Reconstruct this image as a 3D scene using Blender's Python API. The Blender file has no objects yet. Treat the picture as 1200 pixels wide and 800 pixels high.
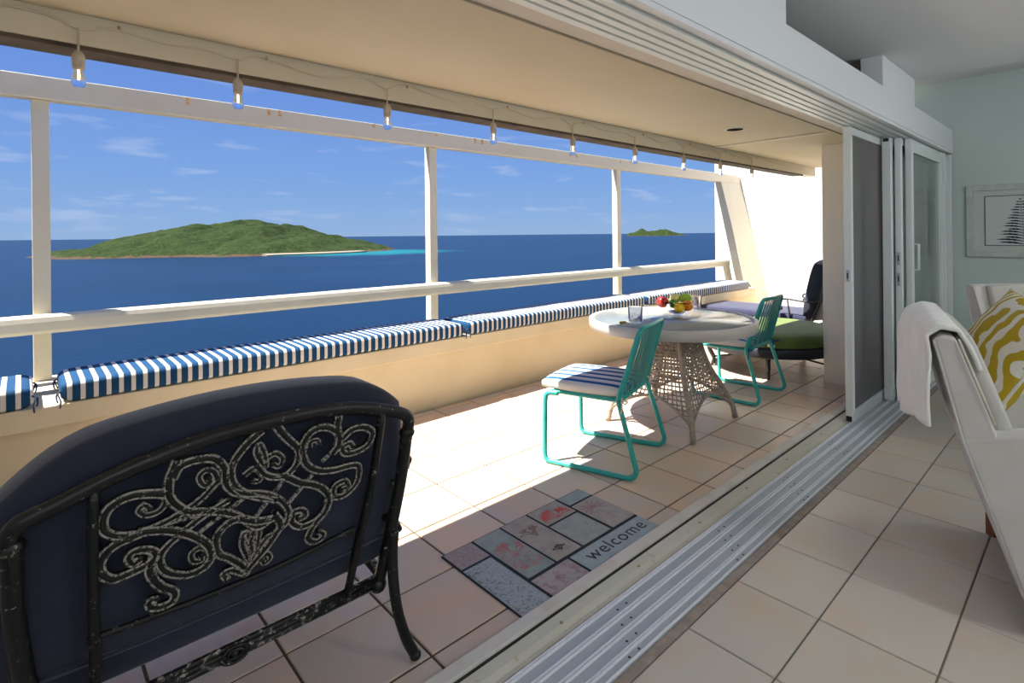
import bpy, bmesh, math, random
from mathutils import Vector, Matrix, noise as mnoise
random.seed(7)
scene = bpy.context.scene
COL = scene.collection
R = math.radians
# ------------------------------------------------------------------ camera
cd = bpy.data.cameras.new('camera'); cam = bpy.data.objects.new('camera', cd); COL.objects.link(cam)
YAW, ROLL = R(46.39), R(-0.58)
fw = Vector((-math.sin(YAW), math.cos(YAW), 0)); rt = Vector((math.cos(YAW), math.sin(YAW), 0)); up = Vector((0, 0, 1))
rr = rt*math.cos(ROLL) + up*math.sin(ROLL); uu = up*math.cos(ROLL) - rt*math.sin(ROLL)
cam.matrix_world = Matrix(((rr.x, uu.x, -fw.x, 3.1435), (rr.y, uu.y, -fw.y, -1.9281), (rr.z, uu.z, -fw.z, 1.3277), (0, 0, 0, 1)))
cd.sensor_width = 36; cd.lens = 634.0*36/1200; cd.shift_x = -0.025; cd.shift_y = -0.1046
cd.clip_start = 0.05; cd.clip_end = 300000
scene.camera = cam
# ------------------------------------------------------------------ light
SUN = Vector((0.213, 0.44, -1.0))
sl = bpy.data.lights.new('sun', 'SUN'); sl.energy = 12.5; sl.angle = R(0.53); sl.color = (1.0, 0.95, 0.87)
so = bpy.data.objects.new('sun', sl); COL.objects.link(so); so.location = (-3, -5, 14)
so.rotation_euler = SUN.to_track_quat('-Z', 'Y').to_euler()
SKY_STRENGTH = 0.86
w = bpy.data.worlds.new('sky'); scene.world = w; w.use_nodes = True
nt = w.node_tree; nt.nodes.clear()
def N(t, typ, **k):
    n = t.nodes.new(typ)
    for a, b in k.items(): setattr(n, a, b)
    return n
def ramp(t, stops, interp='LINEAR'):
    n = N(t, 'ShaderNodeValToRGB'); e = n.color_ramp.elements; n.color_ramp.interpolation = interp
    while len(e) < len(stops): e.new(0.5)
    for el, (p, c) in zip(e, stops):
        el.position = p; el.color = (c[0], c[1], c[2], 1) if not isinstance(c, (int, float)) else (c, c, c, 1)
    return n
tc = N(nt, 'ShaderNodeTexCoord'); sx = N(nt, 'ShaderNodeSeparateXYZ'); nt.links.new(tc.outputs['Generated'], sx.inputs[0])
grad = ramp(nt, [(0.0, (0.275, 0.42, 0.66)), (0.03, (0.245, 0.40, 0.68)), (0.10, (0.19, 0.355, 0.70)), (0.22, (0.145, 0.285, 0.68)), (0.42, (0.105, 0.225, 0.63)), (1.0, (0.07, 0.17, 0.55))])
nt.links.new(sx.outputs['Z'], grad.inputs[0])
mp = N(nt, 'ShaderNodeMapping'); mp.inputs['Scale'].default_value = (1.0, 1.0, 5.0); nt.links.new(tc.outputs['Generated'], mp.inputs[0])
nz = N(nt, 'ShaderNodeTexNoise'); nz.inputs['Scale'].default_value = 7.5; nz.inputs['Detail'].default_value = 8; nz.inputs['Roughness'].default_value = 0.55; nz.inputs['Distortion'].default_value = 0.4
nt.links.new(mp.outputs[0], nz.inputs['Vector'])
cl = ramp(nt, [(0.56, 0.0), (0.72, 0.5), (0.85, 0.9)]); nt.links.new(nz.outputs['Fac'], cl.inputs[0])
el = ramp(nt, [(0.0, 0.35), (0.05, 0.9), (0.13, 0.8), (0.26, 0.35), (0.6, 0.15)]); nt.links.new(sx.outputs['Z'], el.inputs[0])
mu = N(nt, 'ShaderNodeMath', operation='MULTIPLY'); nt.links.new(cl.outputs[0], mu.inputs[0]); nt.links.new(el.outputs[0], mu.inputs[1])
mx = N(nt, 'ShaderNodeMixRGB'); nt.links.new(mu.outputs[0], mx.inputs[0]); nt.links.new(grad.outputs[0], mx.inputs[1]); mx.inputs[2].default_value = (0.55, 0.62, 0.80, 1)
bg = N(nt, 'ShaderNodeBackground'); bg.inputs['Strength'].default_value = SKY_STRENGTH; nt.links.new(mx.outputs[0], bg.inputs[0])
wo = N(nt, 'ShaderNodeOutputWorld'); nt.links.new(bg.outputs[0], wo.inputs[0])
vs = scene.view_settings; vs.view_transform = 'Standard'; vs.look = 'None'; vs.gamma = 1; vs.use_curve_mapping = False; vs.exposure = 0.35

# ------------------------------------------------------------------ materials
MATS = {}
def mat(name, col, rough=0.5, metal=0.0, var=None, bump=None, rand=0.0, spec=0.5, coords='Object', trans=0.0, alpha=1.0, sheen=0.0):
    """var=(scale, colour2, lo, hi) noise mix; bump=(scale, strength, distance); rand = per-object brightness spread"""
    if name in MATS: return MATS[name]
    m = bpy.data.materials.new(name); m.use_nodes = True; t = m.node_tree; b = t.nodes['Principled BSDF']
    b.inputs['Roughness'].default_value = rough; b.inputs['Metallic'].default_value = metal
    b.inputs['Specular IOR Level'].default_value = spec; b.inputs['Transmission Weight'].default_value = trans; b.inputs['Alpha'].default_value = alpha
    if sheen: b.inputs['Sheen Weight'].default_value = sheen
    b.inputs['Base Color'].default_value = (*col, 1)
    tc = N(t, 'ShaderNodeTexCoord'); out = None
    if var:
        n = N(t, 'ShaderNodeTexNoise'); n.inputs['Scale'].default_value = var[0]; n.inputs['Detail'].default_value = 6
        if rand:
            oi0 = N(t, 'ShaderNodeObjectInfo'); ad = N(t, 'ShaderNodeVectorMath', operation='ADD'); sc0 = N(t, 'ShaderNodeMath', operation='MULTIPLY'); sc0.inputs[1].default_value = 37
            t.links.new(oi0.outputs['Random'], sc0.inputs[0]); t.links.new(tc.outputs[coords], ad.inputs[0]); t.links.new(sc0.outputs[0], ad.inputs[1]); t.links.new(ad.outputs[0], n.inputs['Vector'])
        else: t.links.new(tc.outputs[coords], n.inputs['Vector'])
        r = ramp(t, [(var[2], 0.0), (var[3], 1.0)]); t.links.new(n.outputs['Fac'], r.inputs[0])
        mxr = N(t, 'ShaderNodeMixRGB'); mxr.inputs[1].default_value = (*col, 1); mxr.inputs[2].default_value = (*var[1], 1)
        t.links.new(r.outputs[0], mxr.inputs[0]); out = mxr.outputs[0]
    if rand:
        oi = N(t, 'ShaderNodeObjectInfo'); mr = N(t, 'ShaderNodeMapRange'); mr.inputs[3].default_value = 1-rand; mr.inputs[4].default_value = 1+rand
        t.links.new(oi.outputs['Random'], mr.inputs[0]); hs = N(t, 'ShaderNodeHueSaturation'); t.links.new(mr.outputs[0], hs.inputs['Value'])
        if out: t.links.new(out, hs.inputs['Color'])
        else: hs.inputs['Color'].default_value = (*col, 1)
        out = hs.outputs[0]
    if out: t.links.new(out, b.inputs['Base Color'])
    if bump:
        n = N(t, 'ShaderNodeTexNoise'); n.inputs['Scale'].default_value = bump[0]; n.inputs['Detail'].default_value = 5
        t.links.new(tc.outputs[coords], n.inputs['Vector']); bu = N(t, 'ShaderNodeBump'); bu.inputs['Strength'].default_value = bump[1]; bu.inputs['Distance'].default_value = bump[2]
        t.links.new(n.outputs['Fac'], bu.inputs['Height']); t.links.new(bu.outputs[0], b.inputs['Normal'])
    MATS[name] = m; return m
def stripes(name, axis, period, duty, ca, cb, off=0.0, rough=0.85):
    m = bpy.data.materials.new(name); m.use_nodes = True; t = m.node_tree; b = t.nodes['Principled BSDF']; b.inputs['Roughness'].default_value = rough; b.inputs['Specular IOR Level'].default_value = 0.2
    tc = N(t, 'ShaderNodeTexCoord'); s = N(t, 'ShaderNodeSeparateXYZ'); t.links.new(tc.outputs['Object'], s.inputs[0])
    a = N(t, 'ShaderNodeMath', operation='MULTIPLY_ADD'); a.inputs[1].default_value = 1/period; a.inputs[2].default_value = 500+off; t.links.new(s.outputs[axis], a.inputs[0])
    f = N(t, 'ShaderNodeMath', operation='FRACT'); t.links.new(a.outputs[0], f.inputs[0])
    g = N(t, 'ShaderNodeMath', operation='LESS_THAN'); g.inputs[1].default_value = duty; t.links.new(f.outputs[0], g.inputs[0])
    x = N(t, 'ShaderNodeMixRGB'); x.inputs[1].default_value = (*cb, 1); x.inputs[2].default_value = (*ca, 1); t.links.new(g.outputs[0], x.inputs[0]); t.links.new(x.outputs[0], b.inputs['Base Color'])
    return m

# ------------------------------------------------------------------ mesh helpers
class MB:
    def __init__(s): s.v = []; s.f = []; s.sm = []
    def add(s, vs, fs, smooth=False):
        o = len(s.v); s.v += [tuple(p) for p in vs]; s.f += [tuple(i+o for i in f) for f in fs]; s.sm += [smooth]*len(fs); return s
    def box(s, a, b):
        (x0, y0, z0), (x1, y1, z1) = a, b
        return s.add([(x0,y0,z0),(x1,y0,z0),(x1,y1,z0),(x0,y1,z0),(x0,y0,z1),(x1,y0,z1),(x1,y1,z1),(x0,y1,z1)],
                     [(0,3,2,1),(4,5,6,7),(0,1,5,4),(1,2,6,5),(2,3,7,6),(3,0,4,7)])
    def prism(s, poly, axis, a, b):
        """poly in the plane of the other two axes (in xyz order), extruded a..b along axis"""
        def P(p, t):
            if axis == 0: return (t, p[0], p[1])
            if axis == 1: return (p[0], t, p[1])
            return (p[0], p[1], t)
        n = len(poly); vs = [P(p, a) for p in poly]+[P(p, b) for p in poly]
        fs = [tuple(range(n)), tuple(range(2*n-1, n-1, -1))]+[(i, n+i, n+(i+1) % n, (i+1) % n) for i in range(n)]
        return s.add(vs, fs)
    def tube(s, path, r, n=10, closed=False, flat=None, upv=None):
        """swept tube; r scalar or list; flat=(a,b) elliptic factors with upv fixing the orientation"""
        P = [Vector(p) for p in path]; m = len(P); rs = r if isinstance(r, (list, tuple)) else [r]*m
        T = []
        for i in range(m):
            a = P[i-1] if (i > 0 or closed) else P[i]; b = P[(i+1) % m] if (i < m-1 or closed) else P[i]
            d = b-a; T.append(d.normalized() if d.length > 1e-9 else Vector((0, 0, 1)))
        u0 = Vector(upv) if upv else (Vector((0, 0, 1)) if abs(T[0].z) < 0.9 else Vector((1, 0, 0)))
        vs = []; u = u0
        fa, fb = flat or (1, 1)
        for i in range(m):
            if upv: u = u0
            x = T[i].cross(u)
            if x.length < 1e-6: x = T[i].orthogonal()
            x.normalize(); y = x.cross(T[i]).normalized(); u = y
            for k in range(n):
                q = 2*math.pi*k/n; vs.append(P[i]+x*(math.cos(q)*rs[i]*fa)+y*(math.sin(q)*rs[i]*fb))
        fs = []
        for i in range(m if closed else m-1):
            j = (i+1) % m
            for k in range(n): fs.append((i*n+k, i*n+(k+1) % n, j*n+(k+1) % n, j*n+k))
        s.add(vs, fs, True)
        if not closed:
            o = len(s.v)-len(vs); s.f += [tuple(o+k for k in range(n-1, -1, -1)), tuple(o+(m-1)*n+k for k in range(n))]; s.sm += [False, False]
        return s
    def lathe(s, prof, n=32, c=(0, 0, 0), caps=False):
        vs = []
        for (r, z) in prof:
            for k in range(n): q = 2*math.pi*k/n; vs.append((c[0]+r*math.cos(q), c[1]+r*math.sin(q), c[2]+z))
        fs = [(i*n+k, i*n+(k+1) % n, (i+1)*n+(k+1) % n, (i+1)*n+k) for i in range(len(prof)-1) for k in range(n)]
        s.add(vs, fs, True)
        if caps:
            o = len(s.v)-len(vs); s.f += [tuple(o+k for k in range(n-1, -1, -1)), tuple(o+(len(prof)-1)*n+k for k in range(n))]; s.sm += [False, False]
        return s
    def grid(s, fn, nu, nv, smooth=True, wrapu=False):
        vs = [fn(i/(nu if wrapu else nu-1), j/(nv-1)) for j in range(nv) for i in range(nu)]
        fs = [(j*nu+i, j*nu+(i+1) % nu, (j+1)*nu+(i+1) % nu, (j+1)*nu+i) for j in range(nv-1) for i in range(nu if wrapu else nu-1)]
        return s.add(vs, fs, smooth)
    def sphere(s, c, r, nu=16, nv=10, sq=(1, 1, 1)):
        return s.grid(lambda a, b: (c[0]+r*sq[0]*math.sin(math.pi*b)*math.cos(2*math.pi*a), c[1]+r*sq[1]*math.sin(math.pi*b)*math.sin(2*math.pi*a), c[2]-r*sq[2]*math.cos(math.pi*b)), nu, nv, True, True)
    def cushion(s, c, sx, sy, sz, e=0.35, p=6, q=0.5, n=(15, 15), k=0.12, fn=None):
        """pillow with half sizes; e = edge thickness share"""
        nu, nv = n
        def side(sg):
            def g(a, b):
                a = math.sin((a-0.5)*math.pi)*0.5+0.5; b = math.sin((b-0.5)*math.pi)*0.5+0.5
                u, v = 2*a-1, 2*b-1
                h = e+(1-e)*(max(0, (1-abs(u)**p)*(1-abs(v)**p))**q)
                x, y = u*math.sqrt(1-k*v*v), v*math.sqrt(1-k*u*u)
                z = sg*h*sz
                if fn: return fn(c[0]+x*sx, c[1]+y*sy, c[2]+z, u, v)
                return (c[0]+x*sx, c[1]+y*sy, c[2]+z)
            return g
        o = len(s.v); s.grid(side(1), nu, nv); s.grid(lambda a, b: side(-1)(1-a, b), nu, nv)
        ring = [i for i in range(nu)]+[j*nu+nu-1 for j in range(1, nv)]+[(nv-1)*nu+i for i in range(nu-2, -1, -1)]+[j*nu for j in range(nv-2, 0, -1)]
        m = nu*nv
        def opp(i): j, a = divmod(i, nu); return m+j*nu+(nu-1-a)
        for a in range(len(ring)):
            i, j = ring[a], ring[(a+1) % len(ring)]; s.f.append((o+j, o+i, o+opp(i), o+opp(j))); s.sm.append(True)
        return s
    def mesh(s, name):
        me = bpy.data.meshes.new(name); me.from_pydata(s.v, [], s.f); me.polygons.foreach_set('use_smooth', s.sm); me.update()
        bm = bmesh.new(); bm.from_mesh(me); bmesh.ops.recalc_face_normals(bm, faces=bm.faces); bm.to_mesh(me); bm.free(); return me
    def build(s, name, material, parent=None, bevel=0, loc=None):
        o = bpy.data.objects.new(name, s.mesh(name)); COL.objects.link(o); o.data.materials.append(material)
        if parent: o.parent = parent
        if loc: o.location = loc
        if bevel:
            b = o.modifiers.new('bevel', 'BEVEL'); b.width = bevel; b.segments = 3; b.limit_method = 'ANGLE'; b.angle_limit = R(40)
        return o
def box(a, b): return MB().box(a, b)
def curve(pts, n=8, closed=False):
    P = [Vector(p) for p in pts]; m = len(P); out = []
    rng = m if closed else m-1
    for i in range(rng):
        p1, p2 = P[i], P[(i+1) % m]; p0 = P[i-1] if (i > 0 or closed) else p1*2-p2; p3 = P[(i+2) % m] if (i+2 < m or closed) else p2*2-p1
        for k in range(n):
            t = k/n; out.append(0.5*((2*p1)+(p2-p0)*t+(2*p0-5*p1+4*p2-p3)*t*t+(3*p1-p0-3*p2+p3)*t**3))
    if not closed: out.append(P[-1])
    return out
def tag(o, label=None, cat=None, group=None, kind=None):
    if label: o['label'] = label
    if cat: o['category'] = cat
    if group: o['group'] = group
    if kind: o['kind'] = kind
    return o
def empty(name, loc=(0, 0, 0), rz=0):
    o = bpy.data.objects.new(name, None); COL.objects.link(o); o.location = loc; o.rotation_euler = (0, 0, rz); o.empty_display_size = 0.1; return o
def struct(name, mb, material, label, cat, parent=None, bevel=0):
    o = mb.build(name, material, parent, bevel); tag(o, label, cat, kind='structure'); return o
def copy_tree(o, parent=None):
    c = o.copy(); COL.objects.link(c); c.parent = parent
    for ch in list(o.children): copy_tree(ch, c)
    return c

# palette
m_cream = mat('cream_render', (0.64, 0.56, 0.39), 0.85, var=(2.5, (0.56, 0.48, 0.31), 0.45, 0.8), bump=(90, 0.12, 0.004))
m_ceilb = mat('balcony_ceiling_paint', (0.60, 0.54, 0.41), 0.85, var=(1.2, (0.55, 0.48, 0.34), 0.4, 0.75), bump=(40, 0.06, 0.004))
m_fasc = mat('fascia_paint', (0.66, 0.60, 0.46), 0.7, var=(5, (0.66, 0.58, 0.43), 0.5, 0.8))
m_beam = mat('cream_paint', (0.63, 0.58, 0.45), 0.55, var=(6, (0.60, 0.53, 0.38), 0.55, 0.8), bump=(60, 0.05, 0.002))
m_white = mat('white_render', (0.86, 0.85, 0.81), 0.85, var=(3, (0.80, 0.79, 0.74), 0.5, 0.8), bump=(80, 0.1, 0.003))
m_pier = mat('pier_paint', (0.86, 0.81, 0.70), 0.85, bump=(80, 0.08, 0.003))
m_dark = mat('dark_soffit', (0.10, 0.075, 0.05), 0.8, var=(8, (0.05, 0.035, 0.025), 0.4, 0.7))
m_tile = mat('terracotta_tile', (0.68, 0.49, 0.34), 0.38, var=(3.2, (0.60, 0.50, 0.42), 0.40, 0.64), bump=(30, 0.05, 0.002), rand=0.07, spec=0.4)
m_tile2 = mat('beige_tile', (0.66, 0.60, 0.50), 0.36, var=(4.5, (0.72, 0.52, 0.35), 0.48, 0.84), bump=(30, 0.04, 0.002), rand=0.06, spec=0.45)
m_grout = mat('grout', (0.10, 0.075, 0.045), 0.9, bump=(120, 0.2, 0.002))
m_grout2 = mat('dark_grout', (0.20, 0.18, 0.15), 0.9, bump=(120, 0.2, 0.002))
m_alu = mat('aluminium', (0.47, 0.51, 0.56), 0.55, 0.2)
m_alu2 = mat('white_aluminium', (0.80, 0.85, 0.84), 0.4, 0.05)
m_alu3 = mat('bright_aluminium', (0.92, 0.94, 0.96), 0.35, 0.0)
m_stone = mat('threshold_stone', (0.68, 0.64, 0.57), 0.6, var=(9, (0.55, 0.49, 0.40), 0.5, 0.8), bump=(60, 0.1, 0.002))
m_ledge = mat('threshold_ledge', (0.60, 0.58, 0.49), 0.75, var=(25, (0.42, 0.34, 0.23), 0.62, 0.8), bump=(50, 0.2, 0.003))
m_rust = mat('rusty_dirt', (0.34, 0.22, 0.12), 0.9, var=(20, (0.55, 0.42, 0.27), 0.4, 0.7))
m_roomw = mat('room_wall_paint', (0.55, 0.645, 0.60), 0.9, bump=(120, 0.03, 0.002))
m_roomc = mat('room_ceiling_paint', (0.70, 0.71, 0.72), 0.9, bump=(80, 0.03, 0.002))
m_head = mat('header_paint', (0.80, 0.82, 0.83), 0.7, bump=(80, 0.03, 0.002))
m_black = mat('black_rubber', (0.012, 0.012, 0.014), 0.7)
m_glass = mat('clear_glass', (0.92, 0.97, 0.95), 0.02, trans=1.0)

# ------------------------------------------------------------------ sea and islands
def sea_material():
    m = bpy.data.materials.new('sea_water'); m.use_nodes = True; t = m.node_tree; b = t.nodes['Principled BSDF']
    b.inputs['Roughness'].default_value = 0.35; b.inputs['Specular IOR Level'].default_value = 0.12
    tc = N(t, 'ShaderNodeTexCoord')
    n = N(t, 'ShaderNodeTexNoise'); n.inputs['Scale'].default_value = 0.0025; n.inputs['Detail'].default_value = 8; t.links.new(tc.outputs['Object'], n.inputs['Vector'])
    r = ramp(t, [(0.35, (0.0012, 0.0125, 0.037)), (0.7, (0.0020, 0.0165, 0.045))]); t.links.new(n.outputs['Fac'], r.inputs[0])
    # turquoise shallows beside the beach of the near island: distance to a segment
    sh = N(t, 'ShaderNodeVectorMath', operation='SUBTRACT'); t.links.new(tc.outputs['Object'], sh.inputs[0]); sh.inputs[1].default_value = SHALLOW
    rot = N(t, 'ShaderNodeVectorRotate'); rot.rotation_type = 'Z_AXIS'; rot.inputs['Angle'].default_value = -ISL_RZ; t.links.new(sh.outputs[0], rot.inputs['Vector'])
    sc = N(t, 'ShaderNodeVectorMath', operation='MULTIPLY'); sc.inputs[1].default_value = (1/760., 1/820., 0); t.links.new(rot.outputs[0], sc.inputs[0])
    nn = N(t, 'ShaderNodeTexNoise'); nn.inputs['Scale'].default_value = 0.01; nn.inputs['Detail'].default_value = 4; t.links.new(tc.outputs['Object'], nn.inputs['Vector'])
    ln = N(t, 'ShaderNodeVectorMath', operation='LENGTH'); t.links.new(sc.outputs[0], ln.inputs[0])
    ad = N(t, 'ShaderNodeMath', operation='MULTIPLY_ADD'); ad.inputs[1].default_value = 0.5; t.links.new(nn.outputs['Fac'], ad.inputs[0]); t.links.new(ln.outputs['Value'], ad.inputs[2])
    r2 = ramp(t, [(0.45, 1.0), (0.75, 0.75), (1.0, 0.0)]); t.links.new(ad.outputs[0], r2.inputs[0])
    mxx = N(t, 'ShaderNodeMixRGB'); t.links.new(r2.outputs[0], mxx.inputs[0]); t.links.new(r.outputs[0], mxx.inputs[1]); mxx.inputs[2].default_value = (0.004, 0.125, 0.135, 1)
    t.links.new(mxx.outputs[0], b.inputs['Base Color'])
    wv = N(t, 'ShaderNodeTexNoise'); wv.inputs['Scale'].default_value = 0.12; wv.inputs['Detail'].default_value = 6; wv.inputs['Roughness'].default_value = 0.65; t.links.new(tc.outputs['Object'], wv.inputs['Vector'])
    bu = N(t, 'ShaderNodeBump'); bu.inputs['Strength'].default_value = 0.6; bu.inputs['Distance'].default_value = 1.5; t.links.new(wv.outputs['Fac'], bu.inputs['Height']); t.links.new(bu.outputs[0], b.inputs['Normal'])
    return m
SEA_Z = -90.0
def seapt(px, depth):   # a point on the sea straight ahead of the terrace: metres to the right of the line of sight, metres out
    return Vector((3.14, -1.93, 0))+fw*depth+rt*px
ISL_RZ = YAW
ic = seapt(-1958, 3450)
SHALLOW = tuple(seapt(-1010, 3060))[:2]+(0.0,)
mb = MB(); S_ = 120000.0
mb.add([(-S_, -S_, 0), (S_, -S_, 0), (S_, S_, 0), (-S_, S_, 0)], [(0, 1, 2, 3)])
sea = mb.build('sea', sea_material(), loc=(0, 0, SEA_Z)); tag(sea, 'deep blue sea stretching to the horizon', 'sea', kind='structure')
m_green = mat('island_scrub', (0.045, 0.10, 0.018), 0.95, var=(0.035, (0.022, 0.055, 0.012), 0.35, 0.7), spec=0.1)
def island_mat():
    m = bpy.data.materials.new('island_ground'); m.use_nodes = True; t = m.node_tree; b = t.nodes['Principled BSDF']; b.inputs['Roughness'].default_value = 0.95; b.inputs['Specular IOR Level'].default_value = 0.1
    tc = N(t, 'ShaderNodeTexCoord'); n = N(t, 'ShaderNodeTexNoise'); n.inputs['Scale'].default_value = 0.02; n.inputs['Detail'].default_value = 8; n.inputs['Roughness'].default_value = 0.7; t.links.new(tc.outputs['Object'], n.inputs['Vector'])
    n2 = N(t, 'ShaderNodeTexNoise'); n2.inputs['Scale'].default_value = 0.09; n2.inputs['Detail'].default_value = 5; n2.inputs['Roughness'].default_value = 0.75; t.links.new(tc.outputs['Object'], n2.inputs['Vector'])
    av = N(t, 'ShaderNodeMath', operation='MULTIPLY_ADD'); av.inputs[1].default_value = 0.6; t.links.new(n2.outputs['Fac'], av.inputs[0]); hf = N(t, 'ShaderNodeMath', operation='MULTIPLY'); hf.inputs[1].default_value = 0.4; t.links.new(n.outputs['Fac'], hf.inputs[0]); t.links.new(hf.outputs[0], av.inputs[2])
    g = ramp(t, [(0.36, (0.006, 0.013, 0.005)), (0.5, (0.020, 0.036, 0.009)), (0.64, (0.046, 0.062, 0.018))]); t.links.new(av.outputs[0], g.inputs[0])
    s = N(t, 'ShaderNodeSeparateXYZ'); t.links.new(tc.outputs['Object'], s.inputs[0])
    a = N(t, 'ShaderNodeMath', operation='MULTIPLY_ADD'); a.inputs[1].default_value = 50.0; t.links.new(n.outputs['Fac'], a.inputs[0]); 
    sub = N(t, 'ShaderNodeMath', operation='SUBTRACT'); t.links.new(s.outputs['Z'], sub.inputs[0]); sub.inputs[1].default_value = 33.0; t.links.new(sub.outputs[0], a.inputs[2])
    r = ramp(t, [(0.0, 1.0), (1.0, 0.0)]); t.links.new(a.outputs[0], r.inputs[0])
    x = N(t, 'ShaderNodeMixRGB'); t.links.new(r.outputs[0], x.inputs[0]); t.links.new(g.outputs[0], x.inputs[1]); x.inputs[2].default_value = (0.075, 0.050, 0.032, 1); t.links.new(x.outputs[0], b.inputs['Base Color'])
    bu = N(t, 'ShaderNodeBump'); bu.inputs['Strength'].default_value = 1.0; bu.inputs['Distance'].default_value = 14; t.links.new(n.outputs['Fac'], bu.inputs['Height']); t.links.new(bu.outputs[0], b.inputs['Normal'])
    return m
m_isl = island_mat()
def island(name, loc, rz, prof, depth, amp, seed, label):
    """prof: ridge heights along the long axis as (x, h)"""
    x0, x1 = prof[0][0], prof[-1][0]
    def ridge(x):
        for (a, ha), (b, hb) in zip(prof, prof[1:]):
            if a <= x <= b: t = (x-a)/(b-a); t = t*t*(3-2*t)*0.5+t*0.5; return ha+(hb-ha)*t
        return 0
    def fn(a, b):
        x = x0+(x1-x0)*a; v = 2*b-1
        wdt = depth*math.sqrt(max(0.0, 1-(2*a-1)**2))*(1+0.18*mnoise.noise(Vector((x*0.004, seed, 2))))
        h = ridge(x)*(max(0, 1-abs(v)**1.7))
        n_ = mnoise.fractal(Vector((x*0.006, v*2.2, seed)), 0.9, 2.1, 6)
        h = h*(1+0.22*n_)+amp*n_*min(1, h/25.0)
        return (x, v*wdt, h+9*(1-abs(v)**8)-8)
    o = MB().grid(fn, 140, 60).build(name, m_isl, loc=loc); o.rotation_euler = (0, 0, rz); tag(o, label, 'island'); return o
prof = [(-930, 0), (-900, 22), (-762, 48), (-490, 80), (-218, 153), (-55, 182), (108, 199), (326, 170), (598, 102), (816, 51), (960, 18), (1020, 0)]
isl = island('island', (ic.x, ic.y, SEA_Z), ISL_RZ, prof, 1000, 10, 3.3, 'large green hill-shaped island with a pale beach at its right end')
bpts = []
for k in range(13):
    a_ = 0.80+0.165*k/12; x_ = -930+1950*a_
    bpts.append(Vector((x_, -1000*math.sqrt(1-(2*a_-1)**2)*(1+0.18*mnoise.noise(Vector((x_*0.004, 3.3, 2))))+12, 2.0)))
MB().tube(bpts, 40, 8, flat=(1, 0.22), upv=(0, 0, 1)).build('beach', mat('sand', (0.24, 0.20, 0.15), 0.95), isl)
fi = seapt(4136, 19000)
prof2 = [(-1050, 0), (-900, 90), (-620, 170), (-480, 250), (-330, 180), (-60, 150), (180, 215), (330, 220), (560, 140), (820, 70), (1000, 30), (1150, 0)]
island('island', (fi.x, fi.y, SEA_Z), ISL_RZ, prof2, 500, 12, 8.1, 'small hazy two-humped island on the far horizon')

# ------------------------------------------------------------------ floors
T = 0.333
def tiles(parent, xs, ys, material, gap, z=0.0, skip=None):
    cache = {}
    for i in range(len(xs)-1):
        for j in range(len(ys)-1):
            sx_, sy_ = xs[i+1]-xs[i]-gap, ys[j+1]-ys[j]-gap
            if sx_ < 0.01 or sy_ < 0.01: continue
            key = (round(sx_, 3), round(sy_, 3))
            if key not in cache:
                a, b = sx_/2, sy_/2; c = 0.0025
                mb = MB(); mb.add([(-a,-b,-0.012),(a,-b,-0.012),(a,b,-0.012),(-a,b,-0.012),(-a,-b,-c),(a,-b,-c),(a,b,-c),(-a,b,-c),(-a+c,-b+c,0),(a-c,-b+c,0),(a-c,b-c,0),(-a+c,b-c,0)],
                    [(0,1,5,4),(1,2,6,5),(2,3,7,6),(3,0,4,7),(4,5,9,8),(5,6,10,9),(6,7,11,10),(7,4,8,11),(8,9,10,11)])
                me = mb.mesh('tile'); me.materials.append(material); cache[key] = me
            o = bpy.data.objects.new('tile', cache[key]); COL.objects.link(o); o.parent = parent
            o.location = ((xs[i]+xs[i+1])/2, (ys[j]+ys[j+1])/2, z+random.uniform(-0.0004, 0.0004))
fb = struct('floor_balcony', box((-0.41, -2.6, -0.20), (1.765, 6.50, -0.005)), m_grout, 'balcony floor of pinkish beige square tiles', 'floor')
tiles(fb, [-0.41]+[T*i for i in range(-1, 6)]+[1.765], [-2.6]+[T*j for j in range(-7, 20)]+[6.50], m_tile, 0.0095)
fi_ = struct('floor_interior', box((2.13, -4.0, -0.20), (6.5, 4.6, -0.005)), m_grout2, 'indoor floor of beige tiles with dark grout', 'floor')
tiles(fi_, [2.165]+[2.455+0.335*i for i in range(0, 7)], [-2.09+0.355*j for j in range(0, 19)]+[4.6], m_tile2, 0.006)

# ------------------------------------------------------------------ balcony shell
wp = struct('wall_parapet', MB().prism([(-1.08, -1.0), (-0.42, -1.0), (-0.42, 0.0), (-0.40, 0.38), (-0.40, 0.43), (-1.08, 0.43)], 1, -2.6, 5.85), m_cream, 'cream rendered balcony parapet wall below the bench ledge', 'wall')
struct('trim_1', box((-1.10, -2.6, 0.431), (-0.325, 5.68, 0.535)), m_cream, 'cream bench ledge capping the balcony parapet', 'ledge', bevel=0.008)
struct('wall_end', box((-1.38, 6.502, -1.2), (1.9, 6.70, 3.2)), m_white, 'bright white end wall of the balcony', 'wall')
struct('wall_near', box((-0.38, -2.30, -0.1), (1.76, -2.15, 1.985)), m_pier, 'cream dividing wall closing the near end of the balcony', 'wall')  # unseen wall added to darken the floor and ceiling at this end
struct('wall_pier', box((1.413, 3.20, -0.1), (1.72, 3.55, 2.088)), m_pier, 'off white square pier at the balcony beside the screen door', 'wall', bevel=0.006)
struct('wall_return', box((1.722, 3.24, -0.1), (1.86, 6.50, 2.088)), m_pier, 'grey plastered return wall behind the stacked sliding doors', 'wall')
cb = struct('ceiling_balcony', box((0.756, -6.0, 2.088), (2.058, 4.95, 2.258)), m_ceilb, 'cream balcony ceiling slab', 'ceiling')
fa = struct('trim_2', box((0.64, -6.0, 1.987), (0.754, 4.95, 2.30)), m_fasc, 'cream fascia board along the balcony eave', 'fascia')
box((0.625, -6.0, 1.972), (0.742, 4.6, 1.986)).build('drip_strip', m_dark, fa)
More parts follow.
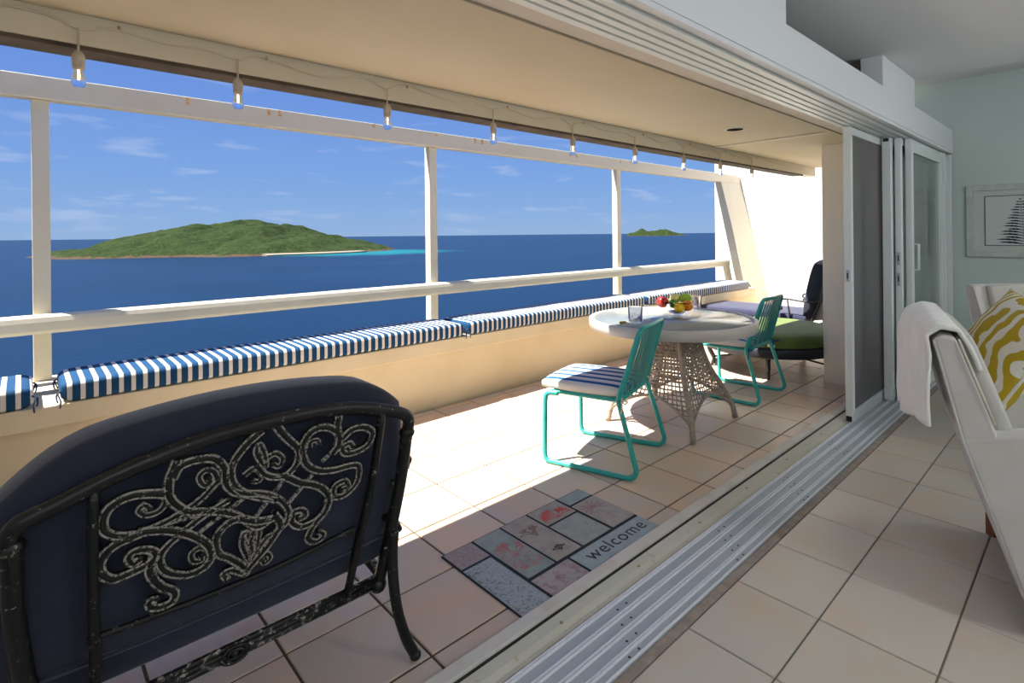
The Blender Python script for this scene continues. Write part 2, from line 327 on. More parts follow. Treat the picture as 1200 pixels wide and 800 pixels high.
struct('trim_3', box((0.77, 2.50, 2.078), (1.70, 2.535, 2.0875)), m_beam, 'cream batten crossing the balcony ceiling near the far end', 'batten')
struct('trim_4', box((1.705, -6.0, 2.070), (1.745, 3.19, 2.0875)), m_ceilb, 'cream ceiling edge strip beside the door tracks', 'trim')
struct('trim_5', box((1.748, -6.0, 2.079), (1.855, 3.19, 2.0875)), mat('greyed_paint', (0.66, 0.62, 0.55), 0.8, var=(10, (0.5, 0.4, 0.28), 0.6, 0.85)), 'greyish painted strip between balcony ceiling and tracks', 'trim')
# recessed downlight
dl = empty('recessed_downlight', (1.268, 1.872, 2.088)); tag(dl, 'round recessed downlight in the balcony ceiling', 'downlight')
MB().lathe([(0.072, 0.0), (0.072, -0.006), (0.056, -0.006), (0.056, 0.0)], 32).build('trim_ring', m_white, dl)
MB().lathe([(0.060, -0.0065), (0.001, -0.0065)], 24).build('lens', mat('dark_lens', (0.03, 0.026, 0.022), 1.0, spec=0.0), dl)

# railing
rail = empty('balcony_railing', (-0.98, 2.0, 0.535)); tag(rail, 'cream painted balcony railing with top beam, handrail and square posts', 'railing')
def L(mb, name, m, par, origin, bevel=0):
    mb.v = [(x-origin[0], y-origin[1], z-origin[2]) for x, y, z in mb.v]; return mb.build(name, m, par, bevel)
RO = (-0.98, 2.0, 0.535)
L(box((-1.03, -2.59, 2.110), (-0.93, 6.49, 2.237)), 'top_beam', m_beam, rail, RO, 0.006)
hp = [(-0.953, 0.808), (-0.890, 0.808), (-0.880, 0.826), (-0.880, 0.873), (-0.888, 0.898), (-0.908, 0.912), (-0.936, 0.912), (-0.955, 0.898), (-0.962, 0.873), (-0.962, 0.826)]
L(MB().prism(hp, 1, -2.59, 6.02), 'handrail', m_beam, rail, RO)
L(MB().prism([(5.945, 0.806), (6.02, 0.806), (6.12, 0.537), (6.04, 0.537)], 0, -0.962, -0.882), 'rail_foot', m_beam, rail, RO, 0.004)
for y in (-1.85, 0.715, 3.37):
    L(box((-1.045, y-0.038, 0.537), (-0.964, y+0.038, 2.109)), 'post', m_beam, rail, RO, 0.003)
L(MB().prism([(-1.04, 2.109), (-0.93, 2.109), (-0.55, 0.57), (-0.43, 0.001), (-0.60, 0.001), (-0.70, 0.57)], 1, 5.86, 6.49), 'slanted_panel', m_beam, rail, RO)
m_stain = mat('rust_stain', (0.50, 0.22, 0.04), 0.9, var=(30, (0.75, 0.55, 0.28), 0.35, 0.65))
for y, h in ((-1.15, 0.045), (-0.69, 0.045), (-0.62, 0.04), (0.06, 0.03), (0.62, 0.03), (1.02, 0.045), (1.10, 0.045), (2.25, 0.05), (2.35, 0.05), (3.1, 0.05), (3.3, 0.06)):
    L(box((-0.9302, y*1.06+0.06, 2.232-h), (-0.9292, y*1.06+0.084, 2.233)), 'rust_streak', m_stain, rail, RO)

# ------------------------------------------------------------------ threshold and tracks
struct('trim_6', box((1.768, -4.0, -0.02), (1.820, 3.23, 0.032)), m_stone, 'pale stone kerb along the balcony side of the threshold', 'kerb', bevel=0.004)
led = struct('trim_7', MB().prism([(1.833, -0.03), (1.905, -0.03), (1.905, 0.002), (1.886, 0.003), (1.872, 0.017), (1.833, 0.021)], 1, -4.0, 3.23), m_ledge, 'weathered cream ledge between kerb and door track', 'ledge')
for i, y in enumerate((-1.05, -0.62, -0.18, 0.28, 0.75, 1.25, 1.8)):
    MB().lathe([(0.007, 0.0), (0.005, 0.003), (0.001, 0.0035)], 10, (1.866+0.002*(i % 2), y, 0.0172)).build('screw', m_rust, led)
struct('trim_17', box((1.8205, -4.0, -0.03), (1.8325, 3.23, 0.021)), m_black, 'black sealant joint between stone kerb and ledge', 'joint')  # black colour stands in for the shadow along the kerb's inner side
struct('trim_8', box((1.906, -4.0, -0.03), (1.913, 3.23, 0.006)), m_rust, 'rusty dirt line beside the door track', 'trim')
trk = struct('trim_9', box((1.914, -4.0, -0.03), (2.128, 4.6, 0.004)), m_alu, 'grooved aluminium floor track for sliding doors', 'door track')
for x in (1.917, 1.928, 1.972, 1.984, 2.028, 2.040, 2.084, 2.094, 2.124):
    box((x-0.0018, -4.0, 0.004), (x+0.0018, 4.6, 0.012)).build('rail', m_alu3, trk)
for k, y in enumerate((-1.0, -0.42, 0.3, 1.0, 1.7)):
    for q, x in enumerate((1.950, 2.006, 2.062, 2.108)):
        for d in (0, 0.05): MB().lathe([(0.0045, 0.0), (0.0045, 0.0006), (0.0005, 0.0006)], 8, (x, y-0.16*q*0.3+d, 0.0041)).build('drain_hole', m_black, trk)
struct('trim_10', box((2.130, -4.0, -0.02), (2.163, 4.6, -0.001)), mat('dirty_mortar', (0.33, 0.27, 0.23), 0.95, var=(18, (0.45, 0.38, 0.32), 0.4, 0.7), bump=(60, 0.3, 0.004)), 'dark mortar joint between track and indoor tiles', 'joint')
# overhead track
ht = struct('trim_11', box((1.862, -6.0, 2.075), (2.10, 4.6, 2.268)), m_alu2, 'white overhead track of the sliding doors', 'door track')
for x in (1.864, 1.909, 1.954, 1.999, 2.044):
    box((x, -6.0, 2.058), (x+0.030, 4.6, 2.075)).build('rail', m_alu2, ht)
hd = struct('wall_header', box((2.102, -6.0, 2.062), (2.130, 4.6, 2.290)), m_head, 'white header board above the door opening', 'wall')
box((2.131, -6.0, 2.082), (2.136, 4.6, 2.098)).build('bead', m_head, hd)
struct('wall_upper', box((2.0, -6.0, 2.290), (2.130, 0.64, 2.498)), m_head, 'white upper wall flush above the header', 'wall')
struct('wall_upper_pier', box((2.0, 2.22, 2.290), (2.130, 3.09, 2.498)), m_head, 'short white pier above the header between the two openings', 'wall')
struct('wall_niche', box((1.45, -6.0, 2.262), (1.55, 4.6, 2.498)), m_head, 'pale back of the high niche above the doors', 'wall')
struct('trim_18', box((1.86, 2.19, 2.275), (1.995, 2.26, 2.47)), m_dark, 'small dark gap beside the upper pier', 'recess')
struct('ceiling', box((1.45, -6.0, 2.50), (6.5, 3.10, 2.62)), m_roomc, 'pale grey indoor ceiling', 'ceiling')
struct('ceiling_recess', box((1.45, 3.102, 2.78), (6.5, 4.6, 2.90)), m_roomc, 'raised grey ceiling recess before the far wall', 'ceiling')
struct('trim_12', box((1.45, 3.102, 2.50), (6.5, 3.15, 2.778)), m_roomc, 'step edge between low and raised ceiling', 'trim')
struct('wall_far', box((1.45, 4.602, -0.1), (6.5, 4.75, 2.9)), m_roomw, 'grey green far wall of the room', 'wall')

struct('wall_east', box((6.502, -4.2, -0.1), (6.65, 4.75, 2.9)), m_head, 'white side wall of the room, opposite the terrace', 'wall')
struct('wall_south', box((2.13, -4.2, -0.1), (6.5, -4.05, 2.5)), m_head, 'white rear wall of the room', 'wall')
m_fillglow = bpy.data.materials.new('lamp_glow'); m_fillglow.use_nodes = True
b_ = m_fillglow.node_tree.nodes['Principled BSDF']; b_.inputs['Emission Color'].default_value = (0.92, 0.97, 1.0, 1); b_.inputs['Emission Strength'].default_value = 25.0
for k, (x, y) in enumerate(((4.4, -2.4), (4.4, 0.2), (4.4, 2.6))):  # glowing globes added out of view to brighten the room
    cl_ = empty('pendant_lamp', (x, y, 2.498)); tag(cl_, ['white globe pendant lamp behind the camera', 'white globe pendant lamp in the middle of the room', 'white globe pendant lamp nearest the far wall'][k], 'pendant lamp', 'globe pendant lamps of the room')
    MB().lathe([(0.001, 0.0), (0.06, 0.0), (0.055, -0.02), (0.001, -0.025)], 24).build('ceiling_rose', m_head, cl_)
    MB().tube([(0, 0, -0.02), (0, 0, -0.42)], 0.004, 6).build('cord', m_head, cl_)
    MB().sphere((0, 0, -0.58), 0.16, 28, 18).build('globe', m_fillglow, cl_)

# ------------------------------------------------------------------ sliding doors
m_mesh = mat('insect_mesh', (0.16, 0.17, 0.18), 0.8, alpha=0.62)
def door(name, label, x0, x1, y0, y1, st, fill, bottom, top=0.05, z0=0.014, z1=2.050):
    d = empty(name, ((x0+x1)/2, y0, z0)); tag(d, label, 'door', kind='structure'); o = ((x0+x1)/2, y0, z0)
    L(box((x0, y0, z0), (x1, y0+st, z1)), 'stile', m_alu2, d, o, 0.003); L(box((x0, y1-st, z0), (x1, y1, z1)), 'stile', m_alu2, d, o, 0.003)
    L(box((x0+0.006, y0+st, z0), (x1-0.006, y1-st, z0+bottom)), 'bottom_rail', m_alu2, d, o); L(box((x0+0.006, y0+st, z1-top), (x1-0.006, y1-st, z1)), 'top_rail', m_alu2, d, o)
    xm = (x0+x1)/2
    L(box((xm-0.003, y0+st, z0+bottom), (xm+0.003, y1-st, z1-top)), 'mesh_screen' if fill is m_mesh else 'pane', fill, d, o)
    return d, o
d1, o1 = door('door_1', 'insect screen door with white frame at the edge of the opening', 1.890, 1.938, 2.20, 3.30, 0.045, m_mesh, 0.06)
L(box((1.905, 2.190, 0.98), (1.925, 2.1995, 1.06)), 'latch', m_alu, d1, o1, 0.002)
L(box((1.911, 2.187, 1.0), (1.919, 2.1905, 1.04)), 'keyhole', m_black, d1, o1)
L(box((1.896, 2.190, 0.016), (1.93, 2.1995, 0.05)), 'corner_clip', m_black, d1, o1)
d2, o2 = door('door_2', 'outer sliding glass door stacked open, with wide white stile', 1.944, 2.002, 2.93, 4.2, 0.06, m_glass, 0.08)
L(box((1.955, 2.922, 2.02), (1.99, 2.9295, 2.045)), 'roller', m_black, d2, o2)
d3, o3 = door('door_3', 'middle sliding glass door with dark lock plate on narrow stile', 2.008, 2.050, 3.02, 4.3, 0.05, m_glass, 0.08)
for z in (1.06, 0.9): L(box((2.018, 3.012, z), (2.040, 3.0195, z+0.10)), 'lock_plate', m_alu, d3, o3, 0.002); L(box((2.025, 3.009, z+0.03), (2.033, 3.0125, z+0.075)), 'keyhole', m_black, d3, o3)
d4, o4 = door('door_4', 'inner sliding glass door with white frame and pull handle', 2.056, 2.098, 3.12, 4.28, 0.07, m_glass, 0.10, 0.10)
L(MB().tube([(2.10, 3.15, 1.02), (2.135, 3.15, 1.02), (2.135, 3.15, 1.22), (2.10, 3.15, 1.22)], 0.008, 8), 'handle', m_alu2, d4, o4)
for k, (y, x) in enumerate(((4.30, 2.07), (4.42, 2.04), (4.52, 2.08))):
    struct('trim_%d' % (13+k), box((x, y, 0.005), (x+0.045, y+0.05, 2.05)), m_alu2, ['first white door jamb upright beside the inner door', 'second white door jamb upright, set back', 'white door jamb upright against the far wall'][k], 'door jamb', bevel=0.003)

# ------------------------------------------------------------------ bench cushions
m_bench = stripes('navy_bench_stripe', 'Y', 0.050, 0.62, (0.007, 0.050, 0.125), (0.60, 0.58, 0.54))
m_tie = mat('navy_tie', (0.02, 0.035, 0.10), 0.9)
def rrect(hx, hz, r):
    out = []
    for cx, cz, a0 in ((hx-r, hz-r, 0), (-hx+r, hz-r, 90), (-hx+r, -hz+r, 180), (hx-r, -hz+r, 270)):
        out += [(cx+r*math.cos(R(a0+18*k)), cz+r*math.sin(R(a0+18*k))) for k in range(6)]
        nx = (hx-r, hz-r, -hx+r, hz-r)
        if a0 == 0: out += [(hx-r-2*(hx-r)*t, hz) for t in (0.03, 0.2, 0.4, 0.6, 0.8, 0.97)]
        if a0 == 90: out += [(-hx, hz-r-2*(hz-r)*t) for t in (0.1, 0.5, 0.9)]
        if a0 == 180: out += [(-hx+r+2*(hx-r)*t, -hz) for t in (0.03, 0.5, 0.97)]
        if a0 == 270: out += [(hx, -hz+r+2*(hz-r)*t) for t in (0.1, 0.5, 0.9)]
    return out
def bench_cushion(y0, y1, label):
    c = empty('bench_cushion', (-0.522, (y0+y1)/2, 0.537)); tag(c, label, 'cushion', 'striped bench cushions on the parapet ledge')
    hl = (y1-y0)/2; ny = int(hl*2/0.03)+14; nr = 39; HX, HZ = 0.200, 0.050
    ys = [-hl+hl*0.0]+[]
    ys = [-hl+0.06*(1-math.cos(k/6*math.pi/2)) for k in range(6)]+[-hl+0.06+(2*hl-0.12)*k/ny for k in range(ny+1)]+[hl-0.06*(1-math.cos((5-k)/6*math.pi/2)) for k in range(6)]
    vs = []
    for y in ys:
        d = max(0.0, 1-(hl-abs(y))/0.06); s = math.sqrt(max(0.0, 1-d*d)); sxx = 0.80+0.20*s; szz = 0.45+0.55*s
        bump = 1+0.04*math.sin(y*5.3+y0)+0.025*math.sin(y*13+1)
        hx_, hz_ = HX*sxx, HZ*szz; rc = 0.024*szz
        for (x, z) in rrect(hx_, hz_, rc):
            if z > 0: z *= bump*(1.07-0.07*(abs(x)/HX)**3)
            vs.append((x, y, z+HZ*1.0))
    m = len(ys); fs = [(i*nr+k, i*nr+(k+1) % nr, (i+1)*nr+(k+1) % nr, (i+1)*nr+k) for i in range(m-1) for k in range(nr)]
    mb = MB(); mb.add(vs, fs, True); mb.f += [tuple(range(nr)), tuple((m-1)*nr+k for k in range(nr-1, -1, -1))]; mb.sm += [True, True]
    mb.build('cover', m_bench, c)
    for sg in (-1, 1):
        for xx in (0.170, -0.16):
            y = sg*(hl-0.004)
            t = MB(); t.tube(curve([(xx, y-sg*0.01, 0.055), (xx+0.012, y+sg*0.012, 0.050), (xx+0.022, y+sg*0.010, 0.03), (xx+0.034, y+sg*0.004, 0.012), (xx+0.036, y+sg*0.006, -0.02 if xx > 0 else 0.012)], 4), 0.0035, 6)
            t.tube(curve([(xx, y-sg*0.01, 0.052), (xx+0.006, y+sg*0.016, 0.045), (xx+0.015, y+sg*0.018, 0.02), (xx+0.03, y+sg*0.014, 0.008)], 4), 0.0035, 6)
            t.build('tie', m_tie, c)
    return c
bench_cushion(-2.58, -1.895, 'striped bench cushion cut off by the left edge, left of first post')
bench_cushion(-1.80, 0.585, 'long blue and white striped bench cushion behind the black chair')
bench_cushion(0.625, 3.005, 'striped bench cushion running behind the round table')
bench_cushion(3.045, 5.52, 'farthest striped bench cushion, ending at the slanted panel')

# ------------------------------------------------------------------ string lights
sl_ = empty('string_lights', (0.757, 0.0, 2.088)); tag(sl_, 'string of warm filament bulbs hung along the balcony fascia', 'string lights')
m_wire = mat('beige_cable', (0.62, 0.55, 0.42), 0.6); m_sock = mat('socket_plastic', (0.55, 0.48, 0.38), 0.6, var=(40, (0.4, 0.34, 0.26), 0.4, 0.7))
m_bulb = mat('bulb_glass', (0.98, 0.97, 0.95), 0.0, trans=1.0); m_bulb.node_tree.nodes['Principled BSDF'].inputs['IOR'].default_value = 1.12
m_fil = bpy.data.materials.new('lit_filament'); m_fil.use_nodes = True
b_ = m_fil.node_tree.nodes['Principled BSDF']; b_.inputs['Base Color'].default_value = (1, 0.5, 0.2, 1); b_.inputs['Emission Color'].default_value = (1.0, 0.62, 0.30, 1); b_.inputs['Emission Strength'].default_value = 4.0
by = [-1.787, -1.303, -0.654, -0.002, 0.657, 1.329, 1.992, 2.602, 3.228]
bz = [-0.062]*9
pts = [(0.006, -3.0, -0.04), (0.006, -2.4, -0.035)]
for i, y in enumerate(by):
    pts += [(0.006, y-0.12, -0.022-0.015*(i % 2)), (0.006, y, -0.052), (0.006, y+0.09, -0.03+0.008*(i % 3))]
    if i < 8: pts.append((0.006, (y+by[i+1])/2, -0.045-0.01*(i % 2)))
pts += [(0.006, 3.9, -0.045), (0.006, 4.7, -0.05)]
MB().tube(curve(pts, 6), 0.0038, 6).build('cable', m_wire, sl_)
for i, y in enumerate(by):
    MB().lathe([(0.006, 0), (0.004, 0.006), (0.006, 0.012)], 8, (0.008, y+0.11, -0.03)).build('hook', m_rust, sl_)
    s = MB().lathe([(0.0035, -0.052), (0.0035, -0.126), (0.010, -0.132), (0.0165, -0.142), (0.0185, -0.156), (0.017, -0.184), (0.015, -0.191), (0.001, -0.191)], 16).build('socket', m_sock, sl_, loc=(0.012, y, 0))
    MB().lathe([(0.013, -0.191), (0.014, -0.198), (0.0175, -0.212), (0.0200, -0.228), (0.0192, -0.240), (0.014, -0.249), (0.001, -0.251)], 16).build('bulb', m_bulb, s)
    MB().tube([(0, 0, -0.194), (0.002, 0, -0.204), (-0.002, 0.001, -0.214), (0.001, 0, -0.226)], 0.0032, 6).build('filament', m_fil, s)

# ------------------------------------------------------------------ round table
m_wick = mat('wicker', (0.38, 0.32, 0.26), 0.75, var=(60, (0.27, 0.21, 0.16), 0.4, 0.65))
m_rim = mat('table_rim', (0.55, 0.51, 0.45), 0.45)
m_top = mat('frosted_glass_top', (0.66, 0.74, 0.74), 0.20, trans=0.80)
TC = (1.0, 1.42)
tb = empty('round_table', (TC[0], TC[1], 0), R(4)); tag(tb, 'round glass-topped table on a woven wicker base', 'table')
MB().lathe([(0.575, 0.660), (0.582, 0.664), (0.582, 0.722), (0.578, 0.726), (0.548, 0.726), (0.545, 0.718), (0.545, 0.660), (0.575, 0.660)], 72).build('rim', m_rim, tb)
MB().lathe([(0.0005, 0.714), (0.544, 0.714), (0.544, 0.7225), (0.0005, 0.7225)], 72).build('glass_top', m_top, tb)
def lr(z):
    P = [(0.0, 0.46), (0.10, 0.435), (0.22, 0.37), (0.35, 0.285), (0.46, 0.235), (0.56, 0.205), (0.66, 0.20)]
    for (a, ra), (b, rb) in zip(P, P[1:]):
        if z <= b: t = (z-a)/(b-a); return ra+(rb-ra)*t
    return 0.2
LEGA = [R(45+90*k) for k in range(4)]
for a in LEGA:
    MB().tube(curve([(lr(z)*math.cos(a), lr(z)*math.sin(a), z) for z in (0.004, 0.10, 0.22, 0.35, 0.46, 0.56, 0.655)], 4), 0.019, 10).build('leg', m_wick, tb)
def panel_pt(k, u, z, off=0.0):
    a0, a1 = LEGA[k], LEGA[k]+R(90); r = lr(z)
    p0 = Vector((r*math.cos(a0), r*math.sin(a0), z)); p1 = Vector((r*math.cos(a1), r*math.sin(a1), z))
    p = p0.lerp(p1, u); am = (a0+a1)/2; nrm = Vector((math.cos(am), math.sin(am), 0))
    return p+nrm*(off+0.04*math.sin(math.pi*u)*(0.3+z))
def zbot(u): return 0.085+0.145*math.sin(math.pi*min(1, max(0, u)))**0.7
for k in range(4):
    mb = MB(); NV, NH = 17, 20
    for i in range(NV):
        u = (i+0.5)/NV; zb = zbot(u); n = 24
        mb.tube([panel_pt(k, u, zb+(0.60-zb)*t/n, 0.003*(1 if (t+i) % 2 else -1)) for t in range(n+1)], 0.0062, 5, flat=(1.0, 0.5))
    for j in range(NH):
        z0 = 0.10+0.50*(j/(NH-1))**1.0; us = [x/40 for x in range(41) if zbot(x/40) <= z0+0.002]
        runs = [[]]
        for x in range(41):
            if zbot(x/40) <= z0+0.002: runs[-1].append(x/40)
            elif runs[-1]: runs.append([])
        for rn in runs:
            if len(rn) > 1: mb.tube([panel_pt(k, u, z0, 0.003*(1 if (int(u*40)//2+j) % 2 else -1)) for u in rn], 0.0058 if z0 < 0.32 else 0.0085, 5, flat=(0.5, 1.0))
    pn = mb.build('woven_panel', m_wick, tb)
    MB().tube([panel_pt(k, x/24, zbot(x/24)) for x in range(25)], 0.010, 8).build('edge_braid', m_wick, pn)
    MB().grid(lambda a, b, k=k: panel_pt(k, a, 0.585+0.075*b, 0.004), 12, 4).build('top_band', m_wick, pn)
MB().lathe([(0.23, 0.645), (0.23, 0.662), (0.001, 0.662)], 32).build('base_plate', m_wick, tb)

# things on the table
ZT = 0.7267
m_bowl = mat('bowl_glass', (0.97, 0.98, 0.98), 0.0, trans=1.0); m_bowl.node_tree.nodes['Principled BSDF'].inputs['IOR'].default_value = 1.10
bw = empty('fruit_bowl', (0.935, 1.60, 0.7227)); tag(bw, 'clear glass bowl holding fruit on the round table', 'bowl')
MB().lathe([(0.001, 0.0), (0.040, 0.0), (0.045, 0.004), (0.075, 0.035), (0.105, 0.072), (0.122, 0.098), (0.119, 0.098), (0.101, 0.072), (0.071, 0.037), (0.042, 0.008), (0.001, 0.006)], 40).build('glass', m_bowl, bw)
MB().lathe([(0.030, 0.0085), (0.055, 0.0245), (0.050, 0.0245), (0.001, 0.0115)], 24).build('blue_base', mat('blue_glass', (0.05, 0.10, 0.55), 0.15), bw)
def fruit(name, loc, r, sq, colr, col2, label, cat, stem=True, dimple=True):
    f = empty(name, (loc[0], loc[1], loc[2]-r*sq[2])); tag(f, label, cat, 'fruit in the glass bowl')
    mb = MB()
    def fn(a, b):
        th = math.pi*b; rad = math.sin(th); z = -math.cos(th)
        if dimple: rad *= 1+0.12*z; z -= 0.22*math.exp(-(rad*4)**2)*(1 if z > 0 else -0.6)
        return (r*sq[0]*rad*math.cos(2*math.pi*a), r*sq[1]*rad*math.sin(2*math.pi*a), r*sq[2]*(1+z))
    mb.grid(fn, 20, 14, True, True)
    mb.build('skin', mat(name+'_'+cat, colr, 0.35, var=(18, col2, 0.4, 0.7)), f)
    if stem: MB().tube([(0, 0, r*sq[2]*1.75), (0.003, 0, r*sq[2]*2.0), (0.008, 0.002, r*sq[2]*2.25)], 0.0022, 6).build('stem', mat('stem_brown', (0.12, 0.07, 0.03), 0.8), f)
fruit('red_apple', (0.855, 1.535, 0.812), 0.045, (1, 1, 0.95), (0.70, 0.03, 0.02), (0.50, 0.05, 0.03), 'red apple at the left of the fruit bowl', 'apple')
fruit('pear', (0.885, 1.655, 0.828), 0.038, (1, 1, 1.1), (0.78, 0.76, 0.24), (0.70, 0.65, 0.16), 'pale yellow-green pear at the back of the fruit bowl', 'pear')
fruit('green_apple', (0.955, 1.690, 0.830), 0.048, (1, 1, 0.92), (0.38, 0.60, 0.03), (0.28, 0.48, 0.02), 'large bright green apple on top of the fruit bowl', 'apple')
fruit('lime', (0.928, 1.565, 0.803), 0.032, (1, 1.15, 1), (0.09, 0.28, 0.015), (0.04, 0.14, 0.01), 'dark green lime in the middle of the fruit bowl', 'lime', False, False)
fruit('lemon', (0.985, 1.555, 0.779), 0.037, (1.0, 1.2, 0.95), (0.95, 0.62, 0.02), (0.85, 0.50, 0.01), 'yellow lemon at the front of the fruit bowl', 'lemon', False, False)
fruit('orange', (1.010, 1.625, 0.790), 0.042, (1, 1, 0.95), (0.95, 0.33, 0.03), (0.85, 0.24, 0.01), 'orange at the right of the fruit bowl', 'orange', False, False)
m_cup = mat('frosted_tumbler', (0.95, 0.95, 0.97), 0.12, trans=0.92); m_cup.node_tree.nodes['Principled BSDF'].inputs['IOR'].default_value = 1.12; m_print = mat('blue_print', (0.06, 0.09, 0.42), 0.4)
def tumbler(x, y, rz, label):
    c = empty('tumbler', (x, y, 0.7228), rz); tag(c, label, 'tumbler', 'tumblers on the round table')
    MB().lathe([(0.001, 0.0), (0.042, 0.0), (0.045, 0.003), (0.050, 0.105), (0.048, 0.107), (0.046, 0.105), (0.042, 0.008), (0.001, 0.008)], 28).build('glass', m_cup, c)
    for k in range(14):
        a = k*2*math.pi/14; zc = 0.030+0.010*(k % 2); rr_ = 0.0462
        mb = MB(); c0 = Vector((math.cos(a)*rr_, math.sin(a)*rr_, zc)); tx = Vector((-math.sin(a), math.cos(a), 0)); 
        mb.tube([c0+tx*(0.007*math.cos(q))+Vector((0, 0, 0.009*math.sin(q))) for q in [i*2*math.pi/9 for i in range(9)]], 0.0016, 5, closed=True)
        mb.build('printed_ring', m_print, c)
    return c
tumbler(0.935, 1.085, 0, 'patterned tumbler near the left edge of the round table')
tumbler(0.905, 2.010-0.09, 0.3, 'patterned tumbler behind the fruit bowl, right of the green apple')
MB().cushion((0, 0, 0.0085), 0.026, 0.009, 0.008, n=(9, 7)).build('golden_scrap', mat('golden', (0.50, 0.33, 0.05), 0.6, var=(80, (0.3, 0.18, 0.03), 0.4, 0.6)), loc=(0.905, 0.985, 0.7228))
o = bpy.data.objects['golden_scrap']; o.rotation_euler = (0, 0, R(80)); tag(o, 'tiny golden brown scrap on the glass tabletop beside the tumbler', 'scrap')

# ------------------------------------------------------------------ teal chairs
m_teal = mat('teal_metal', (0.026, 0.36, 0.33), 0.35, spec=0.5)
m_seatst = stripes('blue_seat_stripe', 'Y', 0.088, 0.42, (0.015, 0.10, 0.30), (0.70, 0.67, 0.63), 0.3)
m_rope = mat('cream_tie', (0.66, 0.58, 0.46), 0.9); m_navtie = mat('navy_cord', (0.03, 0.06, 0.2), 0.9)
def teal_chair(loc, rz, label, tie):
    c = empty('teal_chair', loc, rz); tag(c, label, 'chair', 'teal metal chairs at the round table')
    W = 0.255
    for sg in (-1, 1):
        y = sg*W
        P = [(-0.20, y*0.90, 0.405), (-0.255, y*0.93, 0.402), (-0.275, y*0.96, 0.38), (-0.277, y*0.98, 0.30), (-0.278, y, 0.10), (-0.276, y*1.005, 0.045), (-0.262, y*1.01, 0.020), (-0.225, y*1.01, 0.0148), (0.0, y*1.02, 0.0148), (0.215, y*1.04, 0.0148), (0.262, y*1.05, 0.028), (0.279, y*1.05, 0.060), (0.268, y*1.045, 0.105), (0.20, y*0.99, 0.33), (0.175, y*0.96, 0.405), (0.172, y*0.95, 0.425)]
        MB().tube(curve(P, 5), 0.0142, 10).build('side_loop', m_teal, c)
    # seat frame and slats
    sf = MB().tube(curve([(-0.235, -0.20, 0.412), (-0.235, 0.20, 0.412), (-0.215, 0.225, 0.412), (0.15, 0.23, 0.412), (0.172, 0.215, 0.412), (0.172, -0.215, 0.412), (0.15, -0.23, 0.412), (-0.215, -0.225, 0.412)], 5, True), 0.010, 8, closed=True).build('seat_frame', m_teal, c)
    for k in range(7):
        y = -0.174+0.058*k; box((-0.23, y-0.021, 0.410), (0.168, y+0.021, 0.416)).build('seat_slat', m_teal, sf)
    # back
    def bpnt(u, v): # u -1..1 across, v 0..1 up
        wd = 0.240-0.028*v; return (0.172+0.118*v+0.012*(1-u*u), u*wd, 0.418+0.392*v)
    ring = [bpnt(-1, 0.0), bpnt(-1, 0.3), bpnt(-1, 0.6), bpnt(-1, 0.88), bpnt(-0.93, 0.965), bpnt(-0.78, 1.0), bpnt(0, 1.0), bpnt(0.78, 1.0), bpnt(0.93, 0.965), bpnt(1, 0.88), bpnt(1, 0.6), bpnt(1, 0.3), bpnt(1, 0.0), bpnt(0.5, 0.0), bpnt(-0.5, 0.0)]
    bf = MB().tube(curve(ring, 5, True), 0.0142, 10, closed=True).build('back_frame', m_teal, c)
    for k in range(9):
        u = -0.84+0.21*k; mb = MB(); hw = 0.0170
        def fn(a, b, u=u):
            x, y, z = bpnt(u, 0.01+0.98*b); return (x, y+(a-0.5)*2*hw, z)
        mb.grid(fn, 2, 8); mb.grid(lambda a, b: tuple(Vector(fn(1-a, b))+Vector((0.003, 0, -0.001))), 2, 8)
        mb.build('back_slat', m_teal, bf)
    cu = MB().cushion((-0.066, 0, 0.4505), 0.258, 0.238, 0.033, 0.45, 6, 0.5, (15, 15), 0.10).build('seat_cushion', m_seatst, c)
    for sg in (-1, 1):
        t = MB(); y = sg*0.235
        t.tube(curve([(0.165, y*0.94, 0.445), (0.185, y, 0.440), (0.195, y*1.06, 0.425), (0.188, y*1.04, 0.405)], 4), 0.004, 6)
        t.tube(curve([(0.192, y*1.04, 0.42), (0.215, y*1.12, 0.425), (0.235, y*1.15, 0.428), (0.225, y*1.18, 0.415), (0.20, y*1.08, 0.415)], 4), 0.004, 6)
        t.tube(curve([(0.192, y*1.04, 0.42), (0.20, y*1.10, 0.395), (0.195, y*1.12, 0.355)], 4), 0.004, 6)
        t.build('tie', tie, cu)
    return c
teal_chair((1.068, 0.597, 0), R(17.5), 'teal metal chair with striped seat cushion in front of the table', m_rope)
teal_chair((1.035, 2.352, 0), R(3), 'teal metal chair behind the table, beside the green ottoman', m_navtie)

# ------------------------------------------------------------------ ottoman and chaise
m_iron = mat('charcoal_iron', (0.035, 0.038, 0.045), 0.5, 0.3); m_olive = mat('olive_fabric', (0.13, 0.19, 0.035), 0.9, var=(7, (0.10, 0.15, 0.03), 0.4, 0.7), bump=(250, 0.15, 0.002), sheen=0.2)
m_navy = mat('navy_fabric', (0.012, 0.016, 0.040), 0.85, var=(5, (0.008, 0.011, 0.028), 0.35, 0.7), bump=(400, 0.15, 0.0015), sheen=0.25)
m_navy2 = mat('faded_navy_fabric', (0.026, 0.030, 0.075), 0.85, var=(5, (0.020, 0.023, 0.062), 0.35, 0.7), bump=(400, 0.15, 0.0015), sheen=0.25)  # lighter navy for the chaise seat cushion
ot = empty('round_ottoman', (0.84, 3.42, 0)); tag(ot, 'round iron ottoman with an olive green cushion', 'ottoman')
MB().lathe([(0.585, 0.200), (0.605, 0.200), (0.612, 0.21), (0.612, 0.280), (0.605, 0.287), (0.575, 0.287), (0.575, 0.200), (0.585, 0.200)], 64).build('frame_ring', m_iron, ot)
MB().lathe([(0.574, 0.27), (0.001, 0.27)], 40).build('seat_deck', m_iron, ot)
